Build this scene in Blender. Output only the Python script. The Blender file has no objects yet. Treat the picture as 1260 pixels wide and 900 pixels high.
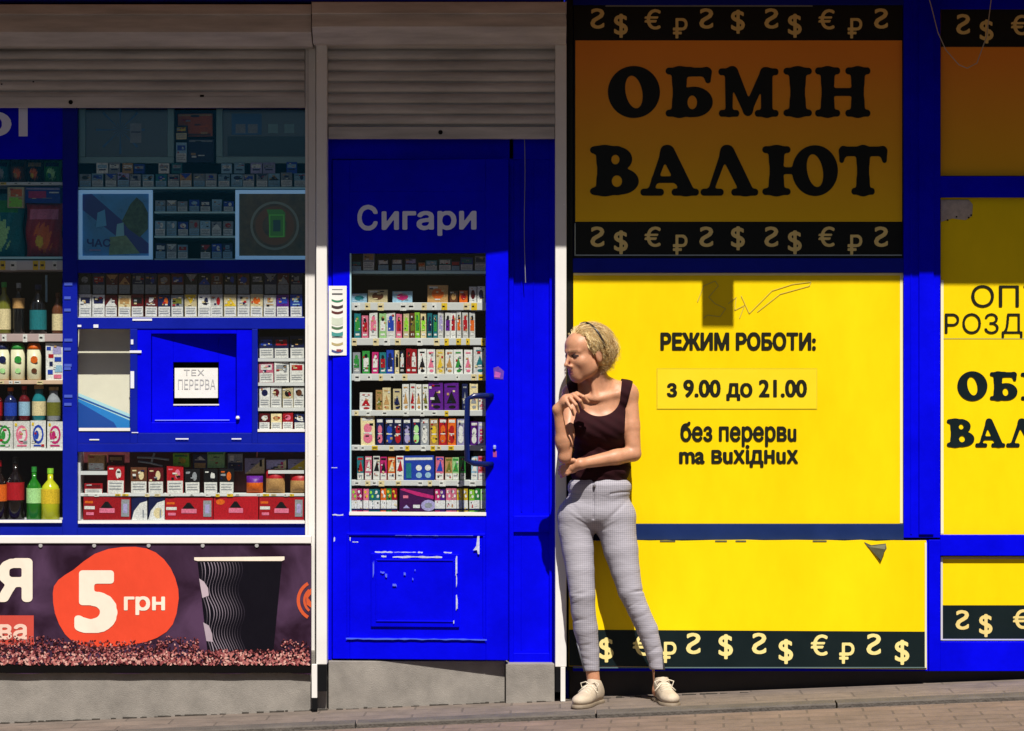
import bpy, math, random
import numpy as np
from mathutils import Matrix, Vector
random.seed(7); RNG = np.random.default_rng(7)
SC = bpy.context.scene; C = SC.collection
R_ = math.radians

# ------------------------------------------------------------------ camera, sky, sun, exposure
D = 12.0                                   # camera distance from the shop fronts (metres)
cam = bpy.data.cameras.new('camera'); cam_o = bpy.data.objects.new('camera', cam); C.objects.link(cam_o)
cam.sensor_width = 36; cam.lens = 36 * D / 4.5; cam.clip_end = 500; cam.clip_start = 0.1
cam_o.location = (0, -D, 1.5); cam_o.rotation_euler = (R_(90), 0, 0)
SC.camera = cam_o
SUN_EL, SUN_AZ = 56.6, -9.0                # azimuth measured from the street axis towards the left
w = bpy.data.worlds.new('World'); SC.world = w; w.use_nodes = True
nt = w.node_tree; bg = nt.nodes['Background']
sky = nt.nodes.new('ShaderNodeTexSky'); sky.sky_type = 'NISHITA'; sky.sun_disc = False
sky.sun_elevation = R_(SUN_EL); sky.sun_rotation = R_(180 + SUN_AZ)
sky.dust_density = 1.0; sky.air_density = 1.0
nt.links.new(sky.outputs[0], bg.inputs[0]); bg.inputs[1].default_value = 0.05
sl = bpy.data.lights.new('sun', 'SUN'); sl.energy = 5.0; sl.angle = R_(0.5); sl.color = (1, .95, .86)
so = bpy.data.objects.new('sun', sl); C.objects.link(so)
sd = Vector((-math.sin(R_(SUN_AZ)) * math.cos(R_(SUN_EL)), -math.cos(R_(SUN_AZ)) * math.cos(R_(SUN_EL)), math.sin(R_(SUN_EL))))
so.rotation_euler = (-sd).to_track_quat('-Z', 'Y').to_euler(); so.location = (-3, -6, 8)
SC.view_settings.view_transform = 'Standard'; SC.view_settings.look = 'None'
SC.view_settings.gamma = 1; SC.view_settings.use_curve_mapping = False
SC.view_settings.exposure = 0.35
SC.cycles.max_bounces = 8; SC.cycles.transparent_max_bounces = 16
SC.cycles.caustics_reflective = False; SC.cycles.caustics_refractive = False

# ------------------------------------------------------------------ helpers
def PX(px, Y=0.): return (px - 630) / 280 * (D + Y) / D       # photo measurements (px) to metres at depth Y
def PZ(py, Y=0.): return 1.5 + (450 - py) / 280 * (D + Y) / D
def P(px, py, Y): return np.array((PX(px, Y), Y, PZ(py, Y)))
def gz(X): return 0.0286 + 0.042 * (X - 0.214)                # the pavement climbs to the right
def lin(c):
    if isinstance(c, str):
        c = tuple(int(c[i:i + 2], 16) / 255 for i in (0, 2, 4))
        c = tuple(x / 12.92 if x <= .04045 else ((x + .055) / 1.055) ** 2.4 for x in c)
    return tuple(c)
MATS = {}
def mat(col, rough=.55, noise=0., nscale=6., bump=0., bscale=40., metal=0., name=None, spec=.5, stretch=(1, 1, 1)):
    key = (col if isinstance(col, str) else tuple(col), rough, noise, nscale, bump, bscale, metal, name, spec, stretch)
    if key in MATS: return MATS[key]
    m = bpy.data.materials.new(name or 'paint'); m.use_nodes = True; n = m.node_tree; b = n.nodes['Principled BSDF']
    c = lin(col); b.inputs['Base Color'].default_value = (*c, 1); b.inputs['Roughness'].default_value = rough
    b.inputs['Metallic'].default_value = metal; b.inputs['Specular IOR Level'].default_value = spec
    if noise or bump:
        g = n.nodes.new('ShaderNodeNewGeometry'); mp = n.nodes.new('ShaderNodeMapping'); mp.inputs['Scale'].default_value = stretch
        n.links.new(g.outputs['Position'], mp.inputs[0])
    if noise:
        t = n.nodes.new('ShaderNodeTexNoise'); t.inputs['Scale'].default_value = nscale; t.inputs['Detail'].default_value = 8; t.inputs['Roughness'].default_value = .65
        n.links.new(mp.outputs[0], t.inputs['Vector'])
        r = n.nodes.new('ShaderNodeValToRGB'); r.color_ramp.elements[0].position = .3; r.color_ramp.elements[1].position = .7
        r.color_ramp.elements[0].color = (*[max(0, x * (1 - noise)) for x in c], 1)
        r.color_ramp.elements[1].color = (*[min(1, x * (1 + noise * .6)) for x in c], 1)
        n.links.new(t.outputs[0], r.inputs[0]); n.links.new(r.outputs[0], b.inputs['Base Color'])
        ma = n.nodes.new('ShaderNodeMath'); ma.operation = 'MULTIPLY_ADD'; ma.inputs[1].default_value = .3; ma.inputs[2].default_value = rough - .15
        n.links.new(t.outputs[0], ma.inputs[0]); n.links.new(ma.outputs[0], b.inputs['Roughness'])
    if bump:
        t = n.nodes.new('ShaderNodeTexNoise'); t.inputs['Scale'].default_value = bscale; t.inputs['Detail'].default_value = 4
        n.links.new(mp.outputs[0], t.inputs['Vector'])
        bp = n.nodes.new('ShaderNodeBump'); bp.inputs['Strength'].default_value = bump; bp.inputs['Distance'].default_value = .02
        n.links.new(t.outputs[0], bp.inputs['Height']); n.links.new(bp.outputs[0], b.inputs['Normal'])
    MATS[key] = m; return m
def glass_mat(base=.03, tint=(1, 1, 1), thru=(.93, .96, .95)):
    m = bpy.data.materials.new('window_glass'); m.use_nodes = True; n = m.node_tree; n.nodes.remove(n.nodes['Principled BSDF'])
    tr = n.nodes.new('ShaderNodeBsdfTransparent'); tr.inputs[0].default_value = (*thru, 1)
    gl = n.nodes.new('ShaderNodeBsdfGlossy'); gl.inputs['Roughness'].default_value = .03; gl.inputs[0].default_value = (*tint, 1)
    lw = n.nodes.new('ShaderNodeLayerWeight'); lw.inputs[0].default_value = .5       # 'Facing' is the same from both sides
    pw = n.nodes.new('ShaderNodeMath'); pw.operation = 'POWER'; pw.inputs[1].default_value = 4; n.links.new(lw.outputs['Facing'], pw.inputs[0])
    fr = n.nodes.new('ShaderNodeMath'); fr.operation = 'MULTIPLY_ADD'; fr.inputs[1].default_value = .7; fr.inputs[2].default_value = base; n.links.new(pw.outputs[0], fr.inputs[0])
    mx = n.nodes.new('ShaderNodeMixShader'); n.links.new(fr.outputs[0], mx.inputs[0]); n.links.new(tr.outputs[0], mx.inputs[1]); n.links.new(gl.outputs[0], mx.inputs[2])
    n.links.new(mx.outputs[0], n.nodes['Material Output'].inputs[0]); return m
GLASS = glass_mat(.013); SKY_TINTED = glass_mat(.024, (.12, .55, 1), (.85, .95, .97))          # blue sky haze tinted into the reflection of the upper panes
def tag(o, label=None, cat=None, group=None, kind=None):
    if label: o['label'] = label
    if cat: o['category'] = cat
    if group: o['group'] = group
    if kind: o['kind'] = kind
    return o
def empty(name, loc, label, cat, group=None):
    o = bpy.data.objects.new(name, None); C.objects.link(o); o.location = loc; o.empty_display_size = .1
    return tag(o, label, cat, group)
class MB:
    """collects boxes, prisms, lathes and tubes and links them as one mesh object"""
    def __init__(s): s.v = []; s.f = []; s.m = []; s.mats = []
    def mi(s, m):
        if m not in s.mats: s.mats.append(m)
        return s.mats.index(m)
    def poly(s, pts, m):
        b = len(s.v); s.v += [tuple(p) for p in pts]; s.f.append(tuple(range(b, b + len(pts)))); s.m.append(s.mi(m)); return s
    def raw(s, v, f, m):
        b = len(s.v); s.v += [tuple(p) for p in v]; i = s.mi(m)
        for q in f: s.f.append(tuple(b + k for k in q)); s.m.append(i)
        return s
    def box(s, x0, x1, y0, y1, z0, z1, m):
        v = [(x, y, z) for x in (x0, x1) for y in (y0, y1) for z in (z0, z1)]
        return s.raw(v, [(0, 1, 3, 2), (4, 6, 7, 5), (0, 4, 5, 1), (2, 3, 7, 6), (0, 2, 6, 4), (1, 5, 7, 3)], m)
    def pbox(s, a, b, c, d, yf, yb, m):                       # px box: a<b columns, c<d rows, front depth, back depth
        return s.box(PX(a, yf), PX(b, yf), yf, yb, PZ(d, yf), PZ(c, yf), m)
    def pquad(s, a, b, c, d, y, m):
        return s.poly([(PX(a, y), y, PZ(d, y)), (PX(b, y), y, PZ(d, y)), (PX(b, y), y, PZ(c, y)), (PX(a, y), y, PZ(c, y))], m)
    def ppoly(s, pts, y, m): return s.poly([(PX(a, y), y, PZ(b, y)) for a, b in pts], m)
    def lathe(s, c, prof, m, n=20):                           # prof: (radius, height) pairs about the vertical through c
        v = []; f = []
        for r, h in prof:
            for i in range(n):
                a = 2 * math.pi * i / n; v.append((c[0] + r * math.cos(a), c[1] + r * math.sin(a), c[2] + h))
        for k in range(len(prof) - 1):
            for i in range(n):
                j = (i + 1) % n; f.append((k * n + i, k * n + j, (k + 1) * n + j, (k + 1) * n + i))
        f.append(tuple(range(n))[::-1]); f.append(tuple((len(prof) - 1) * n + i for i in range(n)))
        return s.raw(v, f, m)
    def tube(s, pts, rad, m, n=8):
        pts = [Vector(p) for p in pts]; v = []; f = []
        rr = rad if hasattr(rad, '__len__') else [rad] * len(pts)
        up = Vector((0, 0, 1)); prev = None
        for i, p in enumerate(pts):
            t = (pts[min(i + 1, len(pts) - 1)] - pts[max(i - 1, 0)]).normalized()
            if prev is None:
                a = t.cross(up); a = a if a.length > .05 else t.cross(Vector((1, 0, 0)))
            else: a = prev - t * prev.dot(t)
            a.normalize(); prev = a; b2 = t.cross(a)
            for k in range(n):
                an = 2 * math.pi * k / n; v.append(p + (a * math.cos(an) + b2 * math.sin(an)) * rr[i])
        for i in range(len(pts) - 1):
            for k in range(n):
                j = (k + 1) % n; f.append((i * n + k, i * n + j, (i + 1) * n + j, (i + 1) * n + k))
        f.append(tuple(range(n))[::-1]); f.append(tuple((len(pts) - 1) * n + k for k in range(n)))
        return s.raw(v, f, m)
    def extrude_x(s, prof, x0, x1, m):                        # closed profile of (y, z) points run along x
        n = len(prof); v = [(x0, y, z) for y, z in prof] + [(x1, y, z) for y, z in prof]
        f = [(i, (i + 1) % n, n + (i + 1) % n, n + i) for i in range(n)] + [tuple(range(n))[::-1], tuple(range(n, 2 * n))]
        return s.raw(v, f, m)
    def build(s, name, parent=None, bevel=0., smooth=False, M=None, label=None, cat=None, group=None, kind=None):
        v = s.v if M is None else [tuple(M @ Vector(p)) for p in s.v]
        loc = Vector((0, 0, 0))
        if parent is None and v:                               # origin at the base of the thing
            a = np.array(v); loc = Vector(((a[:, 0].min() + a[:, 0].max()) / 2, (a[:, 1].min() + a[:, 1].max()) / 2, a[:, 2].min()))
        off = loc
        if parent is not None:
            q = parent
            while q is not None: off = off + q.location; q = q.parent
        me = bpy.data.meshes.new(name); me.from_pydata([tuple(Vector(p) - off) for p in v], [], s.f)
        for m in s.mats: me.materials.append(m)
        if len(s.mats) > 1: me.polygons.foreach_set('material_index', s.m)
        if smooth: me.polygons.foreach_set('use_smooth', [True] * len(me.polygons))
        me.update()
        o = bpy.data.objects.new(name, me); C.objects.link(o); o.parent = parent
        o.location = loc if parent is None else (0, 0, 0)
        if bevel:
            b = o.modifiers.new('bevel', 'BEVEL'); b.width = bevel; b.segments = 2; b.limit_method = 'ANGLE'
        return tag(o, label, cat, group, kind)

# lettering -------------------------------------------------------
def trace(d, xs, ys):
    """faces of the region d < 0 of a sampled field (marching squares, full cells merged into row strips)"""
    v = []; f = []; ins = d < 0
    cnt = ins[:-1, :-1].astype(int) + ins[1:, :-1] + ins[1:, 1:] + ins[:-1, 1:]
    def add(pts):
        b = len(v); v.extend(pts); f.append(tuple(range(b, b + len(pts))))
    full = np.pad((cnt == 4).astype(int), ((1, 1), (0, 0))); df = np.diff(full, axis=0)
    for j in range(full.shape[1]):
        for i0, i1 in zip(np.nonzero(df[:, j] == 1)[0], np.nonzero(df[:, j] == -1)[0]): add([(xs[i0], ys[j]), (xs[i1], ys[j]), (xs[i1], ys[j + 1]), (xs[i0], ys[j + 1])])
    for i, j in np.argwhere((cnt > 0) & (cnt < 4)):
        q = ((i, j), (i + 1, j), (i + 1, j + 1), (i, j + 1)); val = [d[c] for c in q]; out = []
        for k in range(4):
            a, b = q[k], q[(k + 1) % 4]; va, vb = val[k], val[(k + 1) % 4]
            if va < 0: out.append((xs[a[0]], ys[a[1]]))
            if (va < 0) != (vb < 0):
                t = va / (va - vb); out.append((xs[a[0]] + t * (xs[b[0]] - xs[a[0]]), ys[a[1]] + t * (ys[b[1]] - ys[a[1]])))
        if len(out) > 2: add(out)
    v = np.array(v); lo, hi = v.min(0), v.max(0); return (v - lo) / (hi - lo), f
def text_geo(body, bold=0., wide=1., N=80):
    """letters as flat faces; the outline is sampled, thickened by bold and traced again"""
    c = bpy.data.curves.new('lettering', 'FONT'); c.body = body; c.resolution_u = 4; c.fill_mode = 'NONE'
    o = bpy.data.objects.new('lettering', c); C.objects.link(o); bpy.context.view_layer.update()
    me = o.evaluated_get(bpy.context.evaluated_depsgraph_get()).to_mesh()
    v = np.array([x.co[:2] for x in me.vertices]); ed = [tuple(e.vertices) for e in me.edges]
    o.evaluated_get(bpy.context.evaluated_depsgraph_get()).to_mesh_clear()
    bpy.data.objects.remove(o); bpy.data.curves.remove(c)
    lo = v.min(0) - bold * 1.5 - .06; hi = v.max(0) + bold * 1.5 + .06; n = np.ceil((hi - lo) * N).astype(int); wn = np.zeros(n, int)
    p = (v - lo) * N + 1e-4                                     # winding number of the outlines at every sample
    for i, j in ed:
        a, b = (min(i, j), max(i, j)) if abs(i - j) == 1 else (max(i, j), min(i, j))
        (xa, ya), (xb, yb) = p[a], p[b]
        if ya == yb: continue
        sg = 1 if yb > ya else -1; y0_, y1_ = min(ya, yb), max(ya, yb)
        for row in range(int(math.ceil(y0_)), int(math.ceil(y1_))):
            xc = xa + (row - ya) / (yb - ya) * (xb - xa); wn[int(math.ceil(xc)):, row] += sg
    g = wn != 0
    if bold > 0:
        r = bold * N; src = g.copy(); R = int(math.ceil(r * max(1, wide)))
        for i in range(-R, R + 1):
            for j in range(-R, R + 1):
                if (i / max(1, wide)) ** 2 + j ** 2 <= r * r + .3: g |= np.roll(src, (i, j), (0, 1))
    w_ = g.astype(float)
    for _ in range(2): w_ = (w_ + np.roll(w_, 1, 0) + np.roll(w_, -1, 0)) / 3; w_ = (w_ + np.roll(w_, 1, 1) + np.roll(w_, -1, 1)) / 3
    return trace(.5 - w_, np.arange(n[0]) / N, np.arange(n[1]) / N)
def put_text(mb, geo, box, y, m, flip=False):                  # box: px (x0, x1, ytop, ybottom)
    v, f = geo; x0, x1, y0, y1 = box
    u = v[:, 0] if not flip else 1 - v[:, 0]
    dz = v[:, 2] if v.shape[1] > 2 else np.zeros(len(v))
    mb.raw([(PX(x0 + (x1 - x0) * a, y), y - d, PZ(y1 + (y0 - y1) * b, y)) for a, b, d in zip(u, v[:, 1], dz)], f, m)
# heavy soft-serif letters: unions of round strokes, traced from a distance field
def smin(a, b, k):
    h = np.maximum(k - np.abs(a - b), 0) / k; return np.minimum(a, b) - h * h * k / 4
def cap2(X, Y, x0, y0, x1, y1, r0, r1):
    dx, dy = x1 - x0, y1 - y0; t = np.clip(((X - x0) * dx + (Y - y0) * dy) / (dx * dx + dy * dy + 1e-9), 0, 1)
    return np.hypot(X - x0 - t * dx, Y - y0 - t * dy) - (r0 + (r1 - r0) * t)
def ell2(X, Y, cx, cy, rx, ry, rot=0.):
    c, s_ = math.cos(rot), math.sin(rot); a = (X - cx) * c + (Y - cy) * s_; b = -(X - cx) * s_ + (Y - cy) * c
    k0 = np.hypot(a / rx, b / ry); k1 = np.hypot(a / rx ** 2, b / ry ** 2) + 1e-6; return k0 * (k0 - 1) / k1
def stem(x, r=.14, top=True, bot=True, s0=.22, s1=.22):
    L = [('c', x, .14, x, .86, r, r), ('c', x, .14, x, .3, r * 1.1, r), ('c', x, .86, x, .7, r * 1.1, r)]
    if bot: L += [('c', x - s0, .07, x + s1, .07, .07, .07)]
    if top: L += [('c', x - s0, .93, x + s1, .93, .07, .07)]
    return L
SOFT = {
 'О': [('e', .5, .5, .5, .52, 0), ('-', .5, .5, .16, .33, .18)],
 'Б': stem(.26) + [('c', .26, .91, .82, .91, .09, .09), ('c', .84, .9, .86, .74, .1, .06), ('e', .56, .3, .4, .31, 0), ('-', .53, .29, .1, .14, 0)],
 'М': [('c', .24, .1, .24, .85, .085, .1), ('c', .06, .07, .42, .07, .07, .07), ('c', .05, .93, .35, .93, .07, .07), ('c', .32, .9, .7, .14, .15, .12),
       ('c', 1.1, .9, .7, .14, .1, .1), ('c', 1.16, .12, 1.16, .88, .14, .14), ('c', .94, .07, 1.38, .07, .07, .07), ('c', 1.1, .93, 1.38, .93, .07, .07)],
 'І': stem(.3, .15),
 'Н': stem(.28) + stem(.98) + [('c', .28, .5, .98, .5, .08, .08)],
 'В': stem(.26, .15, s1=.1) + [('e', .5, .74, .3, .26, 0), ('e', .55, .28, .38, .28, 0), ('-', .47, .73, .08, .1, 0), ('-', .5, .28, .1, .12, 0), ('c', .1, .07, .5, .07, .07, .07), ('c', .1, .93, .5, .93, .07, .07)],
 'А': [('c', .5, .9, .2, .1, .08, .06), ('c', .55, .86, .93, .14, .15, .14), ('c', .3, .32, .75, .32, .065, .065), ('c', .05, .07, .4, .07, .07, .07), ('c', .7, .07, 1.13, .07, .07, .07)],
 'Л': [('c', .5, .9, .2, .1, .08, .06), ('c', .55, .86, .93, .14, .15, .14), ('c', .05, .07, .4, .07, .07, .07), ('c', .7, .07, 1.13, .07, .07, .07)],
 'Ю': stem(.26) + [('c', .26, .5, .7, .5, .07, .07), ('e', 1.05, .5, .47, .52, 0), ('-', 1.05, .5, .16, .34, .18)],
 'Т': stem(.6, .15, top=False) + [('c', .12, .9, 1.08, .9, .1, .1), ('c', .1, .9, .07, .72, .1, .06), ('c', 1.1, .9, 1.13, .72, .1, .06)],
}
def soft_geo(ch, n=90):
    xs = np.linspace(-.12, 1.6, int(1.72 * n)); ys = np.linspace(-.12, 1.12, int(1.24 * n)); X, Y = np.meshgrid(xs, ys, indexing='ij')
    d = np.full(X.shape, 9.)
    for p in SOFT[ch]:
        if p[0] == 'c': d = smin(d, cap2(X, Y, *p[1:]), .06)
        if p[0] == 'e': d = smin(d, ell2(X, Y, *p[1:]), .04)
    for p in SOFT[ch]:
        if p[0] == '-': d = np.maximum(d, -ell2(X, Y, *p[1:]))
    return trace(d, xs, ys)
_sg = {}
def soft(ch):
    if ch not in _sg: _sg[ch] = soft_geo(ch)
    return _sg[ch]

# materials -------------------------------------------------------
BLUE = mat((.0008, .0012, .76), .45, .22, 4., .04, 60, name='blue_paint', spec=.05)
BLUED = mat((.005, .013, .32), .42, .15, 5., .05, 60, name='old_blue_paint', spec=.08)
WHITE = mat((.80, .77, .74), .45, .06, 5., name='white_metal')
SHUT = mat((.56, .53, .51), .5, .32, 7., .02, 30, name='shutter_metal', stretch=(.35, 1, 3))
DARK = mat((.004, .004, .005), .8, spec=.1, name='dark_gap')
BLACKP = mat((.004, .004, .005), .6, spec=.15, name='black_rubber')
INNER = mat((.006, .008, .015), .9, spec=.1, name='dark_interior')
CONC = mat((.27, .245, .22), .9, .26, 9., .2, 240, name='concrete')
SHELFW = mat((.62, .62, .62), .4, .05, 8, name='shelf_white')
SHELFG = mat((.42, .68, .74), .25, .05, 8, name='shelf_edge')
YEL = mat((.92, .65, .001), .42, .12, 2.2, .05, 14, name='yellow_vinyl', spec=.2, stretch=(1, 1, .45))
ORG = mat((.85, .43, .02), .42, .06, 3., .015, 20, name='warm_yellow_vinyl', spec=.15)
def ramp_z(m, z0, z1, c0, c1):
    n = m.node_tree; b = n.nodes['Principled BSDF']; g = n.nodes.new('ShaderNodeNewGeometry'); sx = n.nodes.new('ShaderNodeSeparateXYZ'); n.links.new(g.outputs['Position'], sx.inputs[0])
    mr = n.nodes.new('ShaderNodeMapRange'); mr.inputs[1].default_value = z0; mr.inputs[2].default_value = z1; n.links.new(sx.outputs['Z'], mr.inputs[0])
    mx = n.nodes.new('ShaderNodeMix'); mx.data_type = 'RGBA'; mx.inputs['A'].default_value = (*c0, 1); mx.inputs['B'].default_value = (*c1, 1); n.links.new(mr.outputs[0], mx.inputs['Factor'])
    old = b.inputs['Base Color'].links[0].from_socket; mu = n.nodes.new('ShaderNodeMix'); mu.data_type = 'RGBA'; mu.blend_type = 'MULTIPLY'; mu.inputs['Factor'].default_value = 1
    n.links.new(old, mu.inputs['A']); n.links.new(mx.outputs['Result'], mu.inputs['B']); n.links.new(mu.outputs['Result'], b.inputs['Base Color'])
ORG = mat((1, 1, 1), .42, .05, 3., .015, 20, name='shade_tinted_vinyl', spec=.15); ramp_z(ORG, 2.12, 2.85, (.90, .55, .012), (.90, .31, .035))  # warm tint of the shade painted into the boards, more orange towards the top
INK = mat((.006, .007, .006), .45, name='dark_vinyl', spec=.2)
INKG = mat((.004, .011, .013), .45, .1, 6, name='dark_green_vinyl', spec=.2)
SYM = mat((.80, .62, .22), .45, .08, 30, name='gold_vinyl')
# ------------------------------------------------------------------ ground
def brick_mat(name, c1, c2, mortar, sx, sy, rot=0., bump=.5):
    m = bpy.data.materials.new(name); m.use_nodes = True; n = m.node_tree; b = n.nodes['Principled BSDF']; b.inputs['Roughness'].default_value = .85
    g = n.nodes.new('ShaderNodeNewGeometry'); mp = n.nodes.new('ShaderNodeMapping'); mp.inputs['Rotation'].default_value = (0, 0, rot)
    n.links.new(g.outputs['Position'], mp.inputs[0])
    t = n.nodes.new('ShaderNodeTexBrick'); t.inputs['Scale'].default_value = 1; t.inputs['Brick Width'].default_value = sx; t.inputs['Row Height'].default_value = sy
    t.inputs['Mortar Size'].default_value = .005; t.inputs['Mortar Smooth'].default_value = .3; t.inputs['Bias'].default_value = -.1
    t.inputs['Color1'].default_value = (*c1, 1); t.inputs['Color2'].default_value = (*c2, 1); t.inputs['Mortar'].default_value = (*mortar, 1)
    n.links.new(mp.outputs[0], t.inputs['Vector'])
    no = n.nodes.new('ShaderNodeTexNoise'); no.inputs['Scale'].default_value = 5; no.inputs['Detail'].default_value = 10; no.inputs['Roughness'].default_value = .75
    n.links.new(g.outputs['Position'], no.inputs['Vector'])
    mx = n.nodes.new('ShaderNodeMix'); mx.data_type = 'RGBA'; mx.blend_type = 'OVERLAY'; mx.inputs['Factor'].default_value = .8
    n.links.new(t.outputs['Color'], mx.inputs['A']); n.links.new(no.outputs[0], mx.inputs['B']); n.links.new(mx.outputs['Result'], b.inputs['Base Color'])
    bp = n.nodes.new('ShaderNodeBump'); bp.inputs['Strength'].default_value = bump; bp.inputs['Distance'].default_value = .01; bp.invert = True
    n.links.new(t.outputs['Fac'], bp.inputs['Height'])
    bp2 = n.nodes.new('ShaderNodeBump'); bp2.inputs['Strength'].default_value = .25; bp2.inputs['Distance'].default_value = .01
    n2 = n.nodes.new('ShaderNodeTexNoise'); n2.inputs['Scale'].default_value = 160; n.links.new(g.outputs['Position'], n2.inputs['Vector'])
    n.links.new(n2.outputs[0], bp2.inputs['Height']); n.links.new(bp.outputs[0], bp2.inputs['Normal']); n.links.new(bp2.outputs[0], b.inputs['Normal'])
    return m
PAV = brick_mat('brick_paving', (.175, .122, .096), (.155, .112, .09), (.105, .078, .063), .23, .115, R_(4))
SLAB = brick_mat('slab_paving', (.165, .128, .106), (.152, .12, .102), (.105, .083, .07), .42, .155, R_(1))
def sheet(name, x0, x1, y0, y1, m, dz=0., n=40):
    b = MB(); xs = np.linspace(x0, x1, n)
    for a, c in zip(xs[:-1], xs[1:]):
        b.poly([(a, y0, gz(a) + dz), (c, y0, gz(c) + dz), (c, y1, gz(c) + dz), (a, y1, gz(a) + dz)], m)
    return b.build(name, kind='structure')
sheet('ground', -60, 60, -60, 40, mat((.12, .10, .09), .9, .2, 2., name='far_ground'), -.012)
sheet('road', -30, 30, -12.5, -2.4, mat((.05, .05, .052), .85, .25, 5., .3, 150, name='asphalt'), -.004)
sheet('pavement', -30, 30, -2.4, -.655, PAV)
sheet('sidewalk', -30, 30, -.535, .04, SLAB, .004)
KERB = mat((.10, .085, .074), .85, .35, 9., .35, 90, name='kerb_concrete')
xs = np.arange(-9, 9.01, 1.0) + .35
for i, (a, c) in enumerate(zip(xs[:-1], xs[1:])):
    a2, c2 = a + .004, c - .004
    b = MB(); v = []
    for x in (a2, c2):
        for y, z in ((-.648, -.03), (-.648, .014), (-.640, .020), (-.548, .022), (-.540, .016), (-.540, -.03)): v.append((x, y, gz(x) + z))
    b.raw(v, [(k, (k + 1) % 6, 6 + (k + 1) % 6, 6 + k) for k in range(6)] + [(5, 4, 3, 2, 1, 0), (6, 7, 8, 9, 10, 11)], KERB)
    b.build('kerb', kind='structure')

rd = random.Random(2); b = MB(); DIRT = mat((.05, .042, .034), .95, .4, 60, name='dirt')
for x in np.arange(-3.4, 1.0, .05):
    for k in range(2):
        x0_, ln, wd_ = x + rd.uniform(0, .05), rd.uniform(.01, .06), rd.uniform(.003, .012)
        if rd.random() < .75: b.box(x0_, x0_ + ln, -.03 - wd_ - (.03 if .0 < x < .2 else 0), -.028 - (.03 if .0 < x < .2 else 0), gz(x0_) + .002, gz(x0_) + .004 + rd.uniform(.002, .008), DIRT)
b.build('dirt', kind='stuff')
# ------------------------------------------------------------------ tobacco kiosk (left building)
XL = -3.4                                   # left end, outside the picture
kiosk = empty('kiosk_building', (-1.2, 0, 0), 'blue kiosk building with stocked display windows and a blue glazed door', 'kiosk')
b = MB()
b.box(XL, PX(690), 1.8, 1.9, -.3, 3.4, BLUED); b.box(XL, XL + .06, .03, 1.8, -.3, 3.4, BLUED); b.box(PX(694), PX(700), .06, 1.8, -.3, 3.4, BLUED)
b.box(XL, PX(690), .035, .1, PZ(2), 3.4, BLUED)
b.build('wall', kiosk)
MB().box(XL, PX(700), .0, 1.95, 3.41, 3.5, CONC).build('roof', kiosk)
MB().box(XL + .07, PX(688), .6, .63, 0, 3.38, INNER).build('partition', kiosk)
b = MB(); b.box(XL, PX(402), -.03, .5, -.3, PZ(800), CONC)
b.build('plinth', kiosk, bevel=.004)
b = MB(); joints = (404, 621.6); 
for a, c in zip(joints[:-1], joints[1:]): b.pbox(a + .15, c - .15, 813.5, 905, -.02, .5, CONC)
b.pbox(622.4, 682.5, 817, 905, -.06, .5, CONC)
b.build('threshold', kiosk, bevel=.003)
# display windows
FY = .018                                    # front of the window frames
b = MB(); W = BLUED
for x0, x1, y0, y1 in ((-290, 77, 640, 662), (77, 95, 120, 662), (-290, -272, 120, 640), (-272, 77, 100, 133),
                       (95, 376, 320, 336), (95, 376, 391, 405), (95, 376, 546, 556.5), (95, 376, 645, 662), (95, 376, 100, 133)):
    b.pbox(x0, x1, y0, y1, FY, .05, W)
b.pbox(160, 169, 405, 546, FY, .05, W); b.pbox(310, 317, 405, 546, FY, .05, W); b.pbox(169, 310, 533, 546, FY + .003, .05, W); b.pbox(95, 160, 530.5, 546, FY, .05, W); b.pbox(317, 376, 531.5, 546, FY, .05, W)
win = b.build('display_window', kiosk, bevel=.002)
MB().pbox(-272, 77, 133, 196, FY + .004, .045, BLUE).build('header_panel', win)
for x0, x1, y0, y1, g in ((-272, 77, 196, 322, SKY_TINTED), (-272, 77, 322, 640, GLASS), (95, 376, 133, 320, SKY_TINTED), (95, 376, 336, 391, GLASS), (95, 160, 405, 546, GLASS), (317, 376, 405, 533, GLASS), (95, 376, 556.5, 645, GLASS)):
    MB().pquad(x0, x1, y0, y1, .034, g).build('glass_pane', win)
b = MB(); LAV = mat((.74, .76, .97), .5, name='pale_lettering')
put_text(b, text_geo('О', .055), (-30, 14, 137, 168.5), FY - .001, LAV); b.pquad(23, 34, 130, 168, FY - .001, LAV)
b.build('lettering', win)
b = MB(); b.pbox(-272, 76, 640, 643.5, FY - .012, FY - .001, WHITE); b.pbox(96, 375, 641, 644.5, FY - .012, FY - .001, WHITE); b.pbox(97, 160, 527, 530.5, FY - .004, FY + .03, WHITE); b.pbox(317, 375, 528.5, 531.5, FY - .004, FY + .03, WHITE)
b.build('sill', win)
# small plates, stickers and scuffs of old paint on the mullions
b = MB(); PLT = mat((.75, .76, .85), .5, name='sticker_white'); BPL = mat((.05, .09, .5), .5, name='sticker_blue')
for x0, x1, y0, y1 in ((163, 187, 392.3, 394.8), (95.5, 100, 400, 402.6), (115, 121, 399.5, 403.5), (159.5, 174, 431.5, 434.5), (161, 164, 418, 424), (160.5, 165, 457, 478), (110, 122, 540.5, 542), (162, 170, 532, 533), (216, 232, 539.5, 541), (285, 297, 539.5, 541)):
    MB().pquad(x0, x1, y0, y1, FY - .003, PLT).build('sticker', win)
for y in (348, 365, 380, 417, 428, 448, 452, 486, 496): MB().pquad(79, 89 - (y % 3), y, y + 3.5, FY - .003, BPL).build('sticker', win)
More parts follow.
